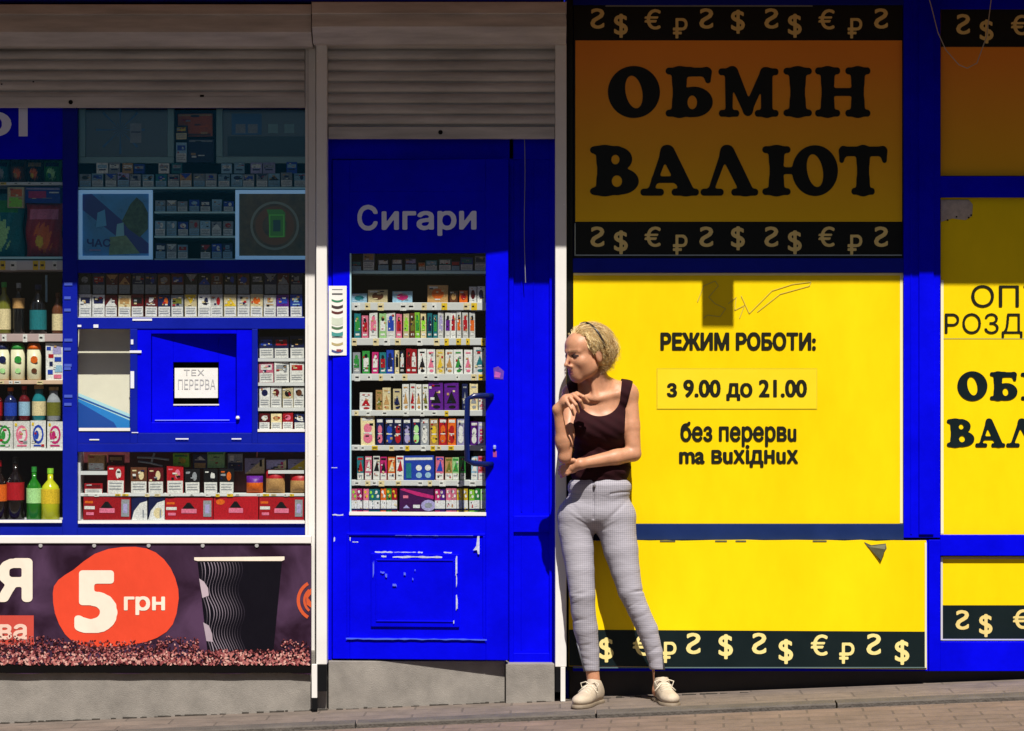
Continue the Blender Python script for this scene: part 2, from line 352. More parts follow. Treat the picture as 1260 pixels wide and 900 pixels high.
# service hatch, its leaf swung inwards a little about the left edge
b = MB(); b.pbox(169, 186, 405, 533, FY + .004, .06, BLUE); b.pbox(291, 310, 405, 533, FY + .004, .06, BLUE); b.pbox(186, 291, 405, 411, FY + .004, .10, BLUE); b.pbox(186, 291, 520, 533, FY + .004, .10, BLUE)
hatch = b.build('service_hatch', kiosk, bevel=.002)
hx = PX(187, .03); Mh = Matrix.Translation((hx, .03, 0)) @ Matrix.Rotation(R_(9.5), 4, 'Z') @ Matrix.Translation((-hx, -.03, 0))
b = MB()
for x0, x1, y0, y1 in ((187, 213, 411, 520), (269, 291, 411, 520), (213, 269, 411, 446), (213, 269, 499, 520)): b.pbox(x0, x1, y0, y1, .03, .05, BLUE)
b.pbox(190, 282, 517, 518.2, .022, .03, mat((.10, .14, .7), .4, name='worn_edge'))
b.build('hatch_leaf', hatch, bevel=.002, M=Mh)
b = MB(); b.pquad(213, 269, 446, 499, .042, GLASS); b.build('glass_pane', hatch, M=Mh)
b = MB(); b.pbox(213, 269, 497.6, 499.2, .026, .04, WHITE); b.build('sill', hatch, M=Mh)
MB().lathe(P(292.5, 516, FY - .004), [(.007, 0), (.009, .004), (.006, .014)], WHITE, 10).build('latch', hatch)
b = MB()
PAPER = mat((.80, .79, .75), .7, .05, 20., .05, 60, name='paper'); PEN = mat((.42, .42, .43), .7, name='pencil')
b.pbox(215, 268, 453, 490, .036, .037, PAPER)
put_text(b, text_geo('ТЕХ', 0), (226, 251, 455, 462.5), .0345, PEN); put_text(b, text_geo('ПЕРЕРВА', 0), (219, 265, 467, 479.5), .0345, PEN)
b.build('paper_notice', M=Mh, label='white paper notice handwritten in pencil behind the small hatch pane', cat='notice')

# ------------------------------------------------------------------ door, a little ajar about its left edge
b = MB()
b.pbox(403, 408.2, 170, 812, -.002, .06, BLUE); b.pbox(626.5, 632, 170, 816, .004, .06, BLUE); b.pbox(676, 683, 170, 816, .004, .06, BLUE)
b.pbox(408.2, 676, 100, 196, .004, .06, BLUE); b.pbox(632, 676, 635, 655, .006, .05, BLUE); b.pbox(632, 676, 804, 816, .006, .05, BLUE)
b.pbox(632, 676, 196, 635, .018, .04, BLUE); b.pbox(632, 676, 655, 804, .018, .04, BLUE)
b.pbox(641, 642.6, 200, 630, .014, .018, BLUE); b.pbox(656, 657, 200, 630, .015, .018, BLUE); b.pbox(641, 642, 660, 800, .015, .018, BLUE)
b.build('door_frame', kiosk, bevel=.002)
hx = PX(408.5); Md = Matrix.Translation((hx, -.008, 0)) @ Matrix.Rotation(R_(-4.8), 4, 'Z') @ Matrix.Translation((-hx, .008, 0))
T = .045; y0 = -.008
b = MB()
b.pbox(409, 430.5, 197, 811, y0, y0 + T, BLUE); b.pbox(598.5, 626, 197, 811, y0, y0 + T, BLUE); b.pbox(430.5, 598.5, 197, 236, y0, y0 + T, BLUE); b.pbox(430.5, 598.5, 632, 811, y0, y0 + T, BLUE)
door = b.build('door', kiosk, bevel=.003, M=Md)
b = MB(); b.pbox(430.5, 598.5, 236, 312, y0 + .006, y0 + T - .003, BLUE); b.build('header_panel', door, M=Md)
b = MB(); put_text(b, text_geo('С', .03), (440, 465, 252.5, 284), y0 + .004, LAV); put_text(b, text_geo('игари', .03), (470, 587, 260.5, 291), y0 + .004, LAV); b.build('lettering', door, M=Md)
b = MB(); b.pquad(430.5, 598.5, 312, 632, y0 + .02, GLASS); b.build('glass_pane', door, M=Md)
b = MB(); b.pbox(430, 599, 630, 634, y0 - .004, y0 + .02, WHITE); b.pbox(430.5, 432.2, 312, 630, y0 + .004, y0 + .02, SHELFG); b.build('glazing_bead', door, M=Md)
b = MB()                                      # raised mouldings of the kick panel
def ring(b, x0, x1, y0_, y1, t, ya, yb, m):
    b.pbox(x0, x1, y0_, y0_ + t, ya, yb, m); b.pbox(x0, x1, y1 - t, y1, ya, yb, m); b.pbox(x0, x0 + t, y0_ + t, y1 - t, ya, yb, m); b.pbox(x1 - t, x1, y0_ + t, y1 - t, ya, yb, m)
ring(b, 427, 598, 656, 787, 3, y0 - .007, y0 + .001, BLUE); b.pbox(457, 566, 681, 771, y0 - .009, y0 + .001, BLUE); ring(b, 463, 560, 688, 765, 2, y0 - .013, y0 - .008, BLUE)
kick = b.build('kick_panel', door, bevel=.002, M=Md)
b = MB(); CH = mat((.55, .58, .78), .6, .35, 90, name='bare_primer'); CHB = mat((.10, .14, .80), .5, name='scuffed_blue'); rr = random.Random(3)
def chip(x0, x1, ya, yb, d, m=CH, n=5):
    if x1 - x0 > yb - ya: ya, yb, n = ya + (yb - ya) * .2, yb - (yb - ya) * .2, n * 2
    else: x0, x1 = x0 + (x1 - x0) * .2, x1 - (x1 - x0) * .2
    top = [(x0 + (x1 - x0) * i / n, ya + rr.uniform(-.35, .35) * (yb - ya)) for i in range(n + 1)]; bot = [(x, yb + rr.uniform(-.3, .3) * (yb - ya)) for x, _ in top[::-1]]
    c_ = MB(); c_.ppoly(top + bot, d, m); c_.build('paint_chip', kick if ya > 640 else door, M=Md)
for x0, x1, ya, yb in ((462, 484, 678, 680.5), (515, 521, 678, 680.5), (547, 557, 678, 680.5), (485, 513, 678.6, 679.8)): chip(x0, x1, ya, yb, y0 - .0105)
for x0, x1, ya, yb in ((470, 476, 683, 686), (484, 545, 683.6, 686.6)): chip(x0, x1, ya, yb, y0 - .0105)
for x0, x1, ya, yb in ((561, 564.5, 686, 707), (562, 564, 708, 720), (561.5, 565, 734, 751), (558.5, 560.5, 763, 766)): chip(x0, x1, ya, yb, y0 - .0155, n=2)
c_ = MB(); c_.ppoly([(588.5, 659), (591, 659), (591, 681), (589, 681), (588, 676), (583, 676.5), (587, 671)], y0 - .0085, CH); c_.build('paint_chip', kick, M=Md)
for x0, x1, ya, yb in ((500, 508, 658, 659.2), (533, 540, 658, 659.2), (487, 583, 658.2, 658.8)): chip(x0, x1, ya, yb, y0 - .0085, CHB)
for x0, x1, ya, yb in ((459, 461.5, 691, 708), (469, 474, 702, 706), (474, 478, 706, 710), (484, 489, 718, 722), (497, 501, 704, 708), (508, 510, 711, 714), (511, 512.5, 700, 702)): chip(x0, x1, ya, yb, y0 - .0155, CHB, 2)
chip(426, 600, 784.5, 787.2, y0 - .0085, mat((.06, .12, .85), .4, name='light_worn_blue'), 12)
for x0, x1, ya, yb in ((409, 422.5, 632.5, 635.2), (408, 415, 575, 576.5), (410, 413, 661, 666), (430, 432, 661, 665), (434, 441, 666, 668)): chip(x0, x1, ya, yb, y0 - .001, CH, 2)
b = MB()                                      # pull handle: square bow with two standoffs
H = [P(606, 487, y0), P(600, 487, y0 - .03), P(585, 487.5, y0 - .055), P(577.5, 491, y0 - .06), P(576.5, 530, y0 - .06), P(577, 566, y0 - .06), P(585, 570, y0 - .055), P(600, 571, y0 - .03), P(606, 571, y0)]
b.tube(H, .0125, mat((.003, .010, .09), .22, name='handle_blue'), 12)
b.build('handle', door, smooth=True, M=Md)
b = MB(); b.lathe(P(609.5, 552, y0 - .006), [(.006, 0), (.007, .01), (.005, .016)], mat((.3, .35, .8), .3, name='lock_metal'), 10); b.pquad(607.5, 612, 555, 562, y0 - .0012, mat((.35, .05, .25), .5, name='lock_tape')); b.build('lock', door, M=Md)
b = MB(); b.ppoly([(608, 453), (614, 451), (621, 457), (620, 467), (609, 466)], y0 - .0015, mat((.12, .04, .42), .5, .3, 60, name='sticker_violet')); b.ppoly([(610, 457), (617, 459), (616, 465), (609, 464)], y0 - .0022, mat((.50, .10, .48), .5, .4, 80, name='sticker_pink'))
b.build('sticker', M=Md, label='small torn violet and pink sticker on the blue door above its lock', cat='sticker')
# tall notice on the hinge side
b = MB(); b.pbox(404.5, 426.5, 352, 437.5, -.0165, -.0155, PAPER)
for i, (y, h, c) in enumerate(((356, 1, '777777'), (361, 2, '555555'), (368, 2.5, '2d7a58'), (375, 3.5, '3a2a2a'), (382, 3, '5a1f1f'), (390, 9, 'c4ccbb'), (401, 3, '4a6a4a'), (408, 5, '3f8f8a'), (414, 2, '777777'), (421, 3, 'b0a070'), (430, 3, '404a80'))):
    m = mat(c, .6)
    if h < 2.2: b.pquad(408.5, 421.5, y, y + h, -.0172, m)
    else:
        pts = [(408 + 14 * t / 8, y + (1 - 4 * (t / 8 - .5) ** 2) * 2) for t in range(9)]; b.ppoly(pts + [(x, q + h) for x, q in pts[::-1]], -.0172, m)
b.pquad(414, 420, 430, 433, -.0178, mat('8f3040', .6))
b.build('price_notice', M=Matrix.Identity(4), label='tall narrow white notice with coloured emblems on the left edge of the blue door', cat='notice')
b = MB(); pts = [(P(645 + .7 * math.sin(t * 7) + 1.2 * t, 158 + 190 * t, -.02 - .012 * math.sin(t * 9) ** 2)) for t in np.linspace(0, 1, 24)]
b.tube(pts, .0018, mat((.28, .27, .3), .5), 6); b.build('hanging_cord', label='thin grey cord hanging from the shutter beside the blue door', cat='cord')

# ------------------------------------------------------------------ roller shutters with guide rails
def shutter(x0, x1, ytop, gpitch, n, ybar, yend, Yc, label, hx0, hx1, hy, Yh):
    c = empty('roller_shutter', (PX((x0 + x1) / 2), Yc, PZ(yend)), label, 'shutter')
    b = MB()                                  # box: upright face, sloped lower face
    zt, zm, zb = 3.02, PZ(hy[1], Yh), PZ(hy[2], Yh + .06)
    b.extrude_x([(.03, zt), (Yh - .012, zt), (Yh - .012, PZ(hy[0] + 2, Yh)), (Yh, PZ(hy[0] + 2, Yh)), (Yh, zm), (Yh + .075, zb), (.03, zb)], PX(hx0, Yh), PX(hx1, Yh), SHUT)
    b.build('housing', c, bevel=.002)
    b = MB(); prof = []; p = gpitch / 280
    for k in range(n):
        z = PZ(ytop + gpitch * k)
        for t in np.linspace(0, 1, 9): prof.append((Yc - .011 * math.sin(math.pi * t) ** .6, z - p * (t * .86)))
        prof += [(Yc + .006, z - p * .87), (Yc + .006, z - p * .99)]
    prof += [(Yc + .014, prof[-1][1]), (Yc + .014, prof[0][1])]
    b.extrude_x(prof, PX(x0), PX(x1), SHUT); b.build('slat_curtain', c)
    MB().pbox(x0, x1, ybar, yend, Yc - .014, Yc + .012, SHUT).build('bottom_bar', c, bevel=.003)
    return c
sh1 = shutter(-280, 375.2, 50, 12.75, 6, 119, 132.5, -.012, 'long pale roller shutter half lowered over the display windows', -290, 383, (4, 40, 57), -.17)
sh2 = shutter(404, 682.5, 50, 13.3, 8, 156, 171, -.03, 'narrow pale roller shutter rolled up above the blue door', 383.8, 697, (1, 33, 54), -.20)
for c, (hx_, hy_, Yq) in ((sh1, (87, 126, -.026)), (sh2, (542, 163, -.044))):
    b = MB(); q = P(hx_, hy_, Yq); b.raw([(q[0] + .010 * math.cos(a), Yq - .001, q[2] + .010 * math.sin(a)) for a in np.linspace(0, 2 * math.pi, 14)[:-1]], [tuple(range(13))], DARK); b.build('keyhole', c)
b = MB()
for x, y in ((40, 100), (1, 103)): MB().pquad(x, x + 2, y, y + 1.6, -.0245, DARK).build('dirt_mark', sh1)
MB().pquad(246, 251, 117, 119.5, -.0275, DARK).build('dirt_mark', sh1)
# guide rails (pairs of U channels) and the feet that carry them
b = MB(); b.pbox(375.6, 388.3, 54, 832, -.006, .05, WHITE); b.pbox(378.6, 379.3, 60, 660, -.0075, -.006, SHUT); b.build('guide_rail', sh1, bevel=.002)
b = MB(); b.pbox(389, 402.2, 53, 818, -.085, .0, WHITE); b.build('guide_rail', sh2, bevel=.003)
b = MB(); b.pbox(683.2, 697, 53, 821, -.085, .06, WHITE); b.build('guide_rail', sh2, bevel=.003)
def foot(c, x0, x1, y0_, y1, Y, m): MB().pbox(x0, x1, y0_, y1, Y, Y + .03, m).build('rail_foot', c, bevel=.001)
foot(sh2, 383.5, 390.2, 818, 859, -.095, WHITE); foot(sh2, 384, 390.4, 859.4, 874, -.094, BLACKP); foot(sh2, 391, 402, 818.5, 851, -.084, BLACKP)
foot(sh2, 683.4, 689.5, 822, 852, -.084, BLACKP); foot(sh2, 689.8, 695.6, 821.5, 863.5, -.09, WHITE)
b = MB()
for x, y, Y in ((390.8, 75, -.0862), (386, 86, -.0072), (391, 252, -.0862), (386, 272, -.0072), (391, 560, -.0862), (694, 75, -.0862), (694, 252, -.0862)):
    b = MB(); q = P(x, y, Y); b.raw([(q[0] + .0045 * math.cos(a), Y, q[2] + .0045 * math.sin(a)) for a in np.linspace(0, 2 * math.pi, 9)[:-1]], [tuple(range(8))], mat((.85, .83, .8), .3, name='rivet')); b.build('rivet', sh2)

# ------------------------------------------------------------------ exchange booth (right building)
XR = PX(1490)
booth = empty('exchange_booth', (1.6, 0, 0), 'blue framed currency exchange booth with yellow boards', 'booth')
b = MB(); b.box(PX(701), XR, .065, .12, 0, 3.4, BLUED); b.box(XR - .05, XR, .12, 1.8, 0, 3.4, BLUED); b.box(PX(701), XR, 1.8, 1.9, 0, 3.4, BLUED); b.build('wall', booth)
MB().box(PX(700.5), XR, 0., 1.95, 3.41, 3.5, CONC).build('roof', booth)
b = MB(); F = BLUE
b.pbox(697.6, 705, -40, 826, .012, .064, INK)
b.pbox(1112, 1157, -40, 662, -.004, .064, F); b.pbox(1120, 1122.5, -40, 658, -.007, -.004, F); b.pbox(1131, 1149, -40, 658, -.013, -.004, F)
b.pbox(705, 1112, 318, 335.5, -.002, .064, BLUED); b.pbox(705, 1112, 645, 664.5, -.002, .064, mat((.008, .024, .12), .5, .2, 6., name='dull_blue_paint', spec=.15)); b.pbox(705, 1112, -40, 6, -.002, .064, BLUED)  # bar under the hours board in a duller, darker blue
b.pbox(705, 1157, 664.5, 826, .004, .064, F)
b.pbox(1157, 1490, 658.5, 684, -.004, .064, F); b.pbox(1157, 1490, 217, 243, -.002, .064, F); b.pbox(1157, 1490, 790, 826, -.004, .064, F); b.pbox(1157, 1490, -40, 11, -.002, .064, F)
b.pbox(1143, 1157, 664.5, 826, -.006, .004, F)
b.build('frame', booth, bevel=.002)
MB().box(PX(701), XR, .06, .5, -.1, PZ(822), mat((.05, .045, .042), .9, .2, 10, name='base_stone')).build('plinth', booth)
# signs
SB = {ch: text_geo(ch if ch != '₴' else 'S', .022) for ch in '₴$€₽'}
def symbols(par, seq, y, m, hh=25):
    for ch, x, py in seq:
        b = MB()
        h = {'$': hh * 1.18, '€': hh, '₴': hh, '₽': hh}[ch]; wd = {'$': 17, '€': 20, '₴': 17, '₽': 18}[ch] * hh / 25
        put_text(b, SB[ch], (x - wd / 2, x + wd / 2, py - h / 2, py + h / 2), y, m, ch == '₴'); b.build('currency_symbol', par)
def word(par, s, boxes, yt, yb, y, m):
    b = MB()
    for ch, (x0, x1) in zip(s, boxes): put_text(b, soft(ch), (x0, x1, yt, yb), y, m)
    b.build('lettering', par)
def line(par, geo, box, y, m): b = MB(); put_text(b, geo, box, y, m); return b.build('lettering', par)
S = .012
s1 = empty('exchange_sign', (PX(908), S, PZ(316)), 'large warm yellow currency sign with heavy black letters in the shade of the awning', 'sign')
MB().pbox(706, 1111, 6.5, 317.5, S, .06, INK).build('board', s1)
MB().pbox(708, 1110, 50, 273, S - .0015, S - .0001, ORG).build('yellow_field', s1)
word(s1, 'ОБМІН', ((748, 812), (819, 877), (884, 958), (964, 999), (1003, 1071)), 81.5, 145.5, S - .003, INK); word(s1, 'ВАЛЮТ', ((726, 786), (788, 860), (862, 933), (938, 1031), (1032, 1092)), 178.5, 242, S - .003, INK)
X1 = [('₴', 735), ('$', 764), ('€', 803), ('₽', 837), ('₴', 869), ('$', 908), ('₴', 949), ('$', 978), ('€', 1017), ('₽', 1052), ('₴', 1084)]
for dy, sy in ((0, {'₴': 23, '$': 32, '€': 24, '₽': 35}), (268.5, {'₴': 23, '$': 30, '€': 23, '₽': 33})): symbols(s1, [(c, x, dy + sy[c] - (5 if c == '$' and x == 908 else 0)) for c, x in X1], S - .002, SYM)
b = MB(); LN = mat((.35, .42, .42), .4, name='edge_tape'); b.pquad(708, 1110, 313.5, 315, S - .001, LN); b.pquad(707, 708.2, 275, 315, S - .001, LN); b.build('edge_line', s1); MB().pquad(745, 1000, 6.8, 8.4, S - .001, mat((.3, .3, .22), .5)).build('edge_line', s1)
s2 = empty('hours_sign', (PX(908), S, PZ(644)), 'square sunlit yellow opening hours board behind the woman', 'sign')
MB().pbox(705.5, 1111.5, 336, 644.5, S, .06, YEL).build('board', s2)
TXT = mat((.014, .014, .008), .5, name='black_lettering', spec=.15)
line(s2, text_geo('РЕЖИМ РОБОТИ:', .042, wide=1.3), (812.5, 1004, 409, 431.5), S - .003, TXT)
line(s2, text_geo('з 9.00 до 21.00', .036, wide=1.2), (820.5, 993, 467.5, 493.5), S - .004, TXT)
line(s2, text_geo('без перервu', .026, wide=1.5), (837, 980, 519, 550), S - .003, TXT); line(s2, text_geo('ma вuхіднuх', .026, wide=1.5), (835.5, 982, 547.5, 575.5), S - .003, TXT)
b = MB(); YE2 = mat((.90, .66, .01), .4, .03, 5, name='patch_vinyl'); b.pquad(808, 1005.5, 453.5, 504, S - .0015, mat((.62, .50, .02), .4)); b.pquad(809, 1004.7, 454.5, 503.2, S - .0025, YE2); b.build('hours_patch', s2)
def scribble(b, pts, wd, y, m):
    pts = [np.array(p, float) for p in pts]
    for p, q in zip(pts[:-1], pts[1:]):
        d = q - p; n_ = np.array((-d[1], d[0])) / (np.linalg.norm(d) + 1e-6) * wd; b.ppoly([p + n_, q + n_, q - n_, p - n_], y, m)
b = MB(); GR = mat((.60, .47, .05), .6, name='faded_marker')
scribble(b, [(858, 372), (866, 352), (880, 346), (884, 352), (872, 366), (880, 374), (893, 380), (886, 390), (870, 388), (866, 392)], .55, S - .002, GR)
scribble(b, [(896, 374), (906, 366), (904, 382), (916, 376), (910, 392)], .5, S - .0023, GR); scribble(b, [(912, 364), (922, 386), (936, 372), (950, 358), (975, 350), (998, 347), (996, 352), (960, 362), (932, 384)], .5, S - .0026, GR)
b.build('graffiti', s2)
MB().pquad(705.8, 1111.2, 336.2, 339, S - .001, mat((.9, .82, .45), .5, name='pale_edge')).build('board_edge', s2)  # paler strips along the top and right edges of the board
b = MB(); b.pquad(1107.5, 1111.3, 339, 644, S - .001, mat((.88, .80, .42), .5, name='pale_edge')); b.build('board_edge', s2)
S3 = -.03
s3 = empty('lower_sign', (PX(920), S3, PZ(823)), 'low yellow board with a torn top corner and a dark band behind the woman\'s legs', 'sign')
b = MB(); top = [(700 + 440 * i / 22, 665.5 + rr.uniform(-.7, .9)) for i in range(23)]
pts = top + [(1140.5, 824), (700, 820)]
MBq = MB(); q = [(PX(x, S3), PZ(y, S3)) for x, y in pts]; n = len(q)
MBq.raw([(x, S3, z) for x, z in q] + [(x, S3 + .03, z) for x, z in q], [tuple(range(n)), tuple(range(2 * n - 1, n - 1, -1))] + [(i, n + i, n + (i + 1) % n, (i + 1) % n) for i in range(n)], YEL)
MBq.build('board', s3)
MB().ppoly([(700.2, 775), (1139.6, 777.5), (1139.8, 823.4), (700.2, 819.6)], S3 - .0015, INKG).build('dark_band', s3)
symbols(s3, [('$', 746, 800), ('€', 789, 794), ('₽', 823, 803), ('₴', 853, 792), ('$', 893, 796), ('₴', 934, 792), ('$', 967, 802), ('€', 1008, 794), ('₽', 1042, 804), ('₴', 1075, 793), ('$', 1110, 803)], S3 - .0035, mat((.86, .72, .28), .45, .1, 30, name='cream_vinyl'), 26); 
b = MB(); TORN = mat((.10, .10, .05), .7, .3, 60, name='torn_vinyl')
b.ppoly([(1063, 667), (1072, 671), (1090, 669), (1091, 675), (1086, 683), (1083, 691), (1077, 681), (1068, 674)], S3 - .002, TORN)
b.poly([P(1068, 673, S3 - .003), P(1090, 670, S3 - .003), P(1089, 676, S3 - .02), P(1084, 690, S3 - .012)], TORN)
for x in (760, 812, 880, 905, 1000): MB().pquad(x, x + rr.uniform(5, 22), 665.2, 667.0, S3 - .002, TORN).build('torn_edge', s3)
b.build('torn_flap', s3)
b = MB(); b.pquad(1138, 1140.3, 668, 822, S3 - .0028, mat((.75, .72, .5), .5)); b.pquad(705, 1138, 821, 822.4, S3 - .0028, mat((.10, .16, .16), .5)); b.build('board_edge', s3)
# right hand column, running on beyond the picture
S4 = .02
s4 = empty('upper_sign', (PX(1320), S4, PZ(216)), 'shaded plain orange yellow board with a dark symbol band at the upper right', 'sign')
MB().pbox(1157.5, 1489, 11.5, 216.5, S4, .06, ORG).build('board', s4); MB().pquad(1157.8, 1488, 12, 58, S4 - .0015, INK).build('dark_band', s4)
symbols(s4, [('₴', 1185, 30), ('$', 1214, 39), ('€', 1254, 31), ('₽', 1292, 38), ('₴', 1324, 30), ('$', 1363, 36), ('€', 1410, 31)], S4 - .003, SYM)
s5 = empty('wholesale_sign', (PX(1320), S4, PZ(658)), 'tall yellow board with thin and heavy lettering at the right edge', 'sign')
MB().pbox(1157.5, 1489, 243.5, 658, S4, .06, YEL).build('board', s5)
line(s5, text_geo('ОПТ', .008), (1195, 1283, 351, 378.5), S4 - .003, TXT); line(s5, text_geo('РОЗДРІБ', .008), (1162.5, 1318, 385.5, 416), S4 - .003, TXT)
word(s5, 'ОБМІН', ((1178, 1215), (1218, 1252), (1256, 1300), (1304, 1325), (1328, 1368)), 457, 493.5, S4 - .003, INKG); word(s5, 'ВАЛЮТ', ((1165, 1199), (1200, 1237), (1238, 1280), (1283, 1337), (1338, 1374)), 515, 551, S4 - .003, INKG)
b = MB(); b.pquad(1157.6, 1488, 416.5, 417.6, S4 - .001, mat((.40, .36, .10), .5)); b.pquad(1157.6, 1161, 345, 657, S4 - .0012, mat((.88, .80, .5), .5, name='pale_edge')); b.build('board_edge', s5)  # paler strip down the left edge of the board
b = MB(); b.ppoly([(1158, 246), (1192, 246), (1197, 252), (1196, 266), (1188, 271), (1172, 269), (1158, 273)], S4 - .002, mat((.50, .42, .36), .7, .25, 40, name='torn_paper'))
for x, y in ((1194, 264), (1191, 267), (1165, 270), (1176, 266)): b.pquad(x, x + 2, y, y + 2, S4 - .003, DARK)
b.build('paper_scrap', label='torn grey paper scrap stuck on the top corner of the right yellow board', cat='scrap')
s6 = empty('base_sign', (PX(1320), S4, PZ(789)), 'small yellow board with a dark symbol band at the bottom right corner', 'sign')
MB().pbox(1157.5, 1489, 685, 789.5, S4, .06, YEL).build('board', s6); MB().pquad(1157.6, 1488, 745, 789, S4 - .0015, INKG).build('dark_band', s6)
symbols(s6, [('₴', 1184, 763), ('$', 1213, 770), ('€', 1256, 762), ('₽', 1292, 770), ('₴', 1324, 763), ('$', 1363, 768)], S4 - .003, SYM, 24)
b = MB(); b.pquad(1157.6, 1488, 686, 688, S4 - .002, mat((.45, .38, .25), .6)); b.pquad(1157.6, 1488, 786.4, 788.2, S4 - .003, mat((.5, .5, .6), .5)); b.pquad(1157.6, 1160, 686, 788, S4 - .004, mat((.6, .58, .6), .5)); b.build('board_edge', s6)
# awning over both fronts (above the picture): shades the upper part of the fronts
AW = bpy.data.materials.new('awning_fabric'); AW.use_nodes = True; n = AW.node_tree; p = n.nodes['Principled BSDF']
p.inputs['Base Color'].default_value = (.16, .10, .07, 1); p.inputs['Roughness'].default_value = .8
tl = n.nodes.new('ShaderNodeBsdfTranslucent'); tl.inputs[0].default_value = (.75, .26, .06, 1); mx = n.nodes.new('ShaderNodeMixShader'); mx.inputs[0].default_value = .06
n.links.new(p.outputs[0], mx.inputs[1]); n.links.new(tl.outputs[0], mx.inputs[2]); n.links.new(mx.outputs[0], n.nodes['Material Output'].inputs[0])
aw = MB().poly([(-3.6, -.75, 3.09), (3.3, -.75, 3.09), (3.3, .03, 3.12), (-3.6, .03, 3.12)], AW).build('awning', label='orange fabric awning stretched over both shop fronts', cat='awning')
MB().box(-3.6, 3.3, -.765, -.75, 3.06, 3.12, WHITE).build('front_rail', aw)
bk = MB(); tq = math.tan(R_(SUN_AZ)); bk.raw([(.907 + sx * .07 + y * tq, y, z) for sx in (-1, 1) for y in (-.895, -.766) for z in (3.06, 3.085)], [(0, 1, 3, 2), (4, 6, 7, 5), (0, 4, 5, 1), (2, 3, 7, 6), (0, 2, 6, 4), (1, 5, 7, 3)], WHITE); bk.build('shadow_bar', aw)  # unseen bar added along the sun's bearing to cast the hours board's dark patch
# loose wires by the right hand boards
b = MB(); b.tube([P(1138, -20, -.02), P(1147, 12, -.03), P(1154, 40, -.05), P(1164, 62, -.05), P(1180, 80, -.04), P(1190, 84, -.03), P(1202, 78, -.03), P(1214, 45, -.03), P(1222, -20, -.02)], .0022, mat((.45, .42, .36), .5), 6); b.build('loose_wire', label='thin loose pale wire looping down over the upper right boards', cat='wire')

# ------------------------------------------------------------------ banner on the left
BY = -.052
def vinyl(col, rough=.42, name='banner_vinyl'): return mat(col, rough, .06, 5., .7, 4.5, name=name, spec=.12, stretch=(1.0, 1, .45))
SMOKE = bpy.data.materials.new('smoky_print'); SMOKE.use_nodes = True; n = SMOKE.node_tree; pb = n.nodes['Principled BSDF']; pb.inputs['Roughness'].default_value = .42; pb.inputs['Specular IOR Level'].default_value = .15
g = n.nodes.new('ShaderNodeNewGeometry'); no = n.nodes.new('ShaderNodeTexNoise'); no.inputs['Scale'].default_value = 4.2; no.inputs['Detail'].default_value = 5; no.inputs['Distortion'].default_value = .6; n.links.new(g.outputs['Position'], no.inputs['Vector'])
cr = n.nodes.new('ShaderNodeValToRGB'); cr.color_ramp.elements[0].position = .36; cr.color_ramp.elements[1].position = .72; cr.color_ramp.elements[0].color = (.018, .006, .016, 1); cr.color_ramp.elements[1].color = (.085, .042, .092, 1); n.links.new(no.outputs[0], cr.inputs[0]); n.links.new(cr.outputs[0], pb.inputs['Base Color'])
ban = empty('coffee_banner', (PX(190), BY, PZ(830)), 'dark purple coffee banner with an orange price blob hung below the left window', 'banner')
b = MB(); xsb = np.linspace(-280, 383, 60)
for a, c in zip(xsb[:-1], xsb[1:]): b.ppoly([(a, 669), (c, 669), (c, 828 + 1.4 * math.sin(c * .05) + (2 if c > 355 else 0)), (a, 828 + 1.4 * math.sin(a * .05) + (2 if a > 355 else 0))], BY, SMOKE)
b.pbox(-280, 383, 672, 823, BY + .002, BY + .02, INK); b.build('cloth', ban)
MB().pbox(-280, 383, 659.5, 669, BY - .008, -.0305, WHITE).build('top_rail', ban, bevel=.003)
b = MB(); b.pquad(-280, 383, 817.5, 828.2, BY - .001, mat((.003, .002, .002), .7, spec=.1)); b.build('lower_hem', ban)
blob = [(195, 270), (199, 245), (215, 222), (240, 203), (270, 185), (310, 152), (350, 125), (400, 107), (450, 100), (500, 99), (540, 105), (575, 120), (605, 145), (630, 178), (647, 215), (658, 255), (660, 290), (652, 345), (638, 385), (615, 413), (580, 435), (540, 450), (490, 460), (450, 465), (390, 469), (330, 468), (295, 461), (265, 446), (240, 422), (218, 385), (203, 345), (196, 305)]
MB().ppoly([(x / 3, 640 + y / 3) for x, y in blob], BY - .002, vinyl((.74, .068, .03))).build('orange_blob', ban)
CRM = vinyl((.86, .74, .62)); line(ban, text_geo('5', .045), (91.5, 144.5, 702, 779), BY - .0035, CRM); line(ban, text_geo('грн', .035), (152.5, 203, 734, 757), BY - .0035, CRM)
line(ban, text_geo('Я', .05), (-4, 40, 687, 741), BY - .0025, CRM)
MB().pquad(-120, 41.5, 757.5, 794, BY - .002, vinyl((.55, .07, .05))).build('red_box', ban)
line(ban, text_geo('ва', .032), (-2, 33, 768, 787.5), BY - .0035, vinyl((.80, .55, .45)))
b = MB(); CUP = vinyl((.005, .004, .008), .4); b.ppoly([(243, 690), (347, 690), (336, 806), (300, 812), (256, 808)], BY - .002, CUP); cup = b.build('cup_print', ban)
b = MB(); b.ppoly([(239, 686), (350, 685), (350, 689), (347, 690.5), (243, 690.5), (239, 689.5)], BY - .003, CRM); b.build('cup_rim', cup)
b = MB()
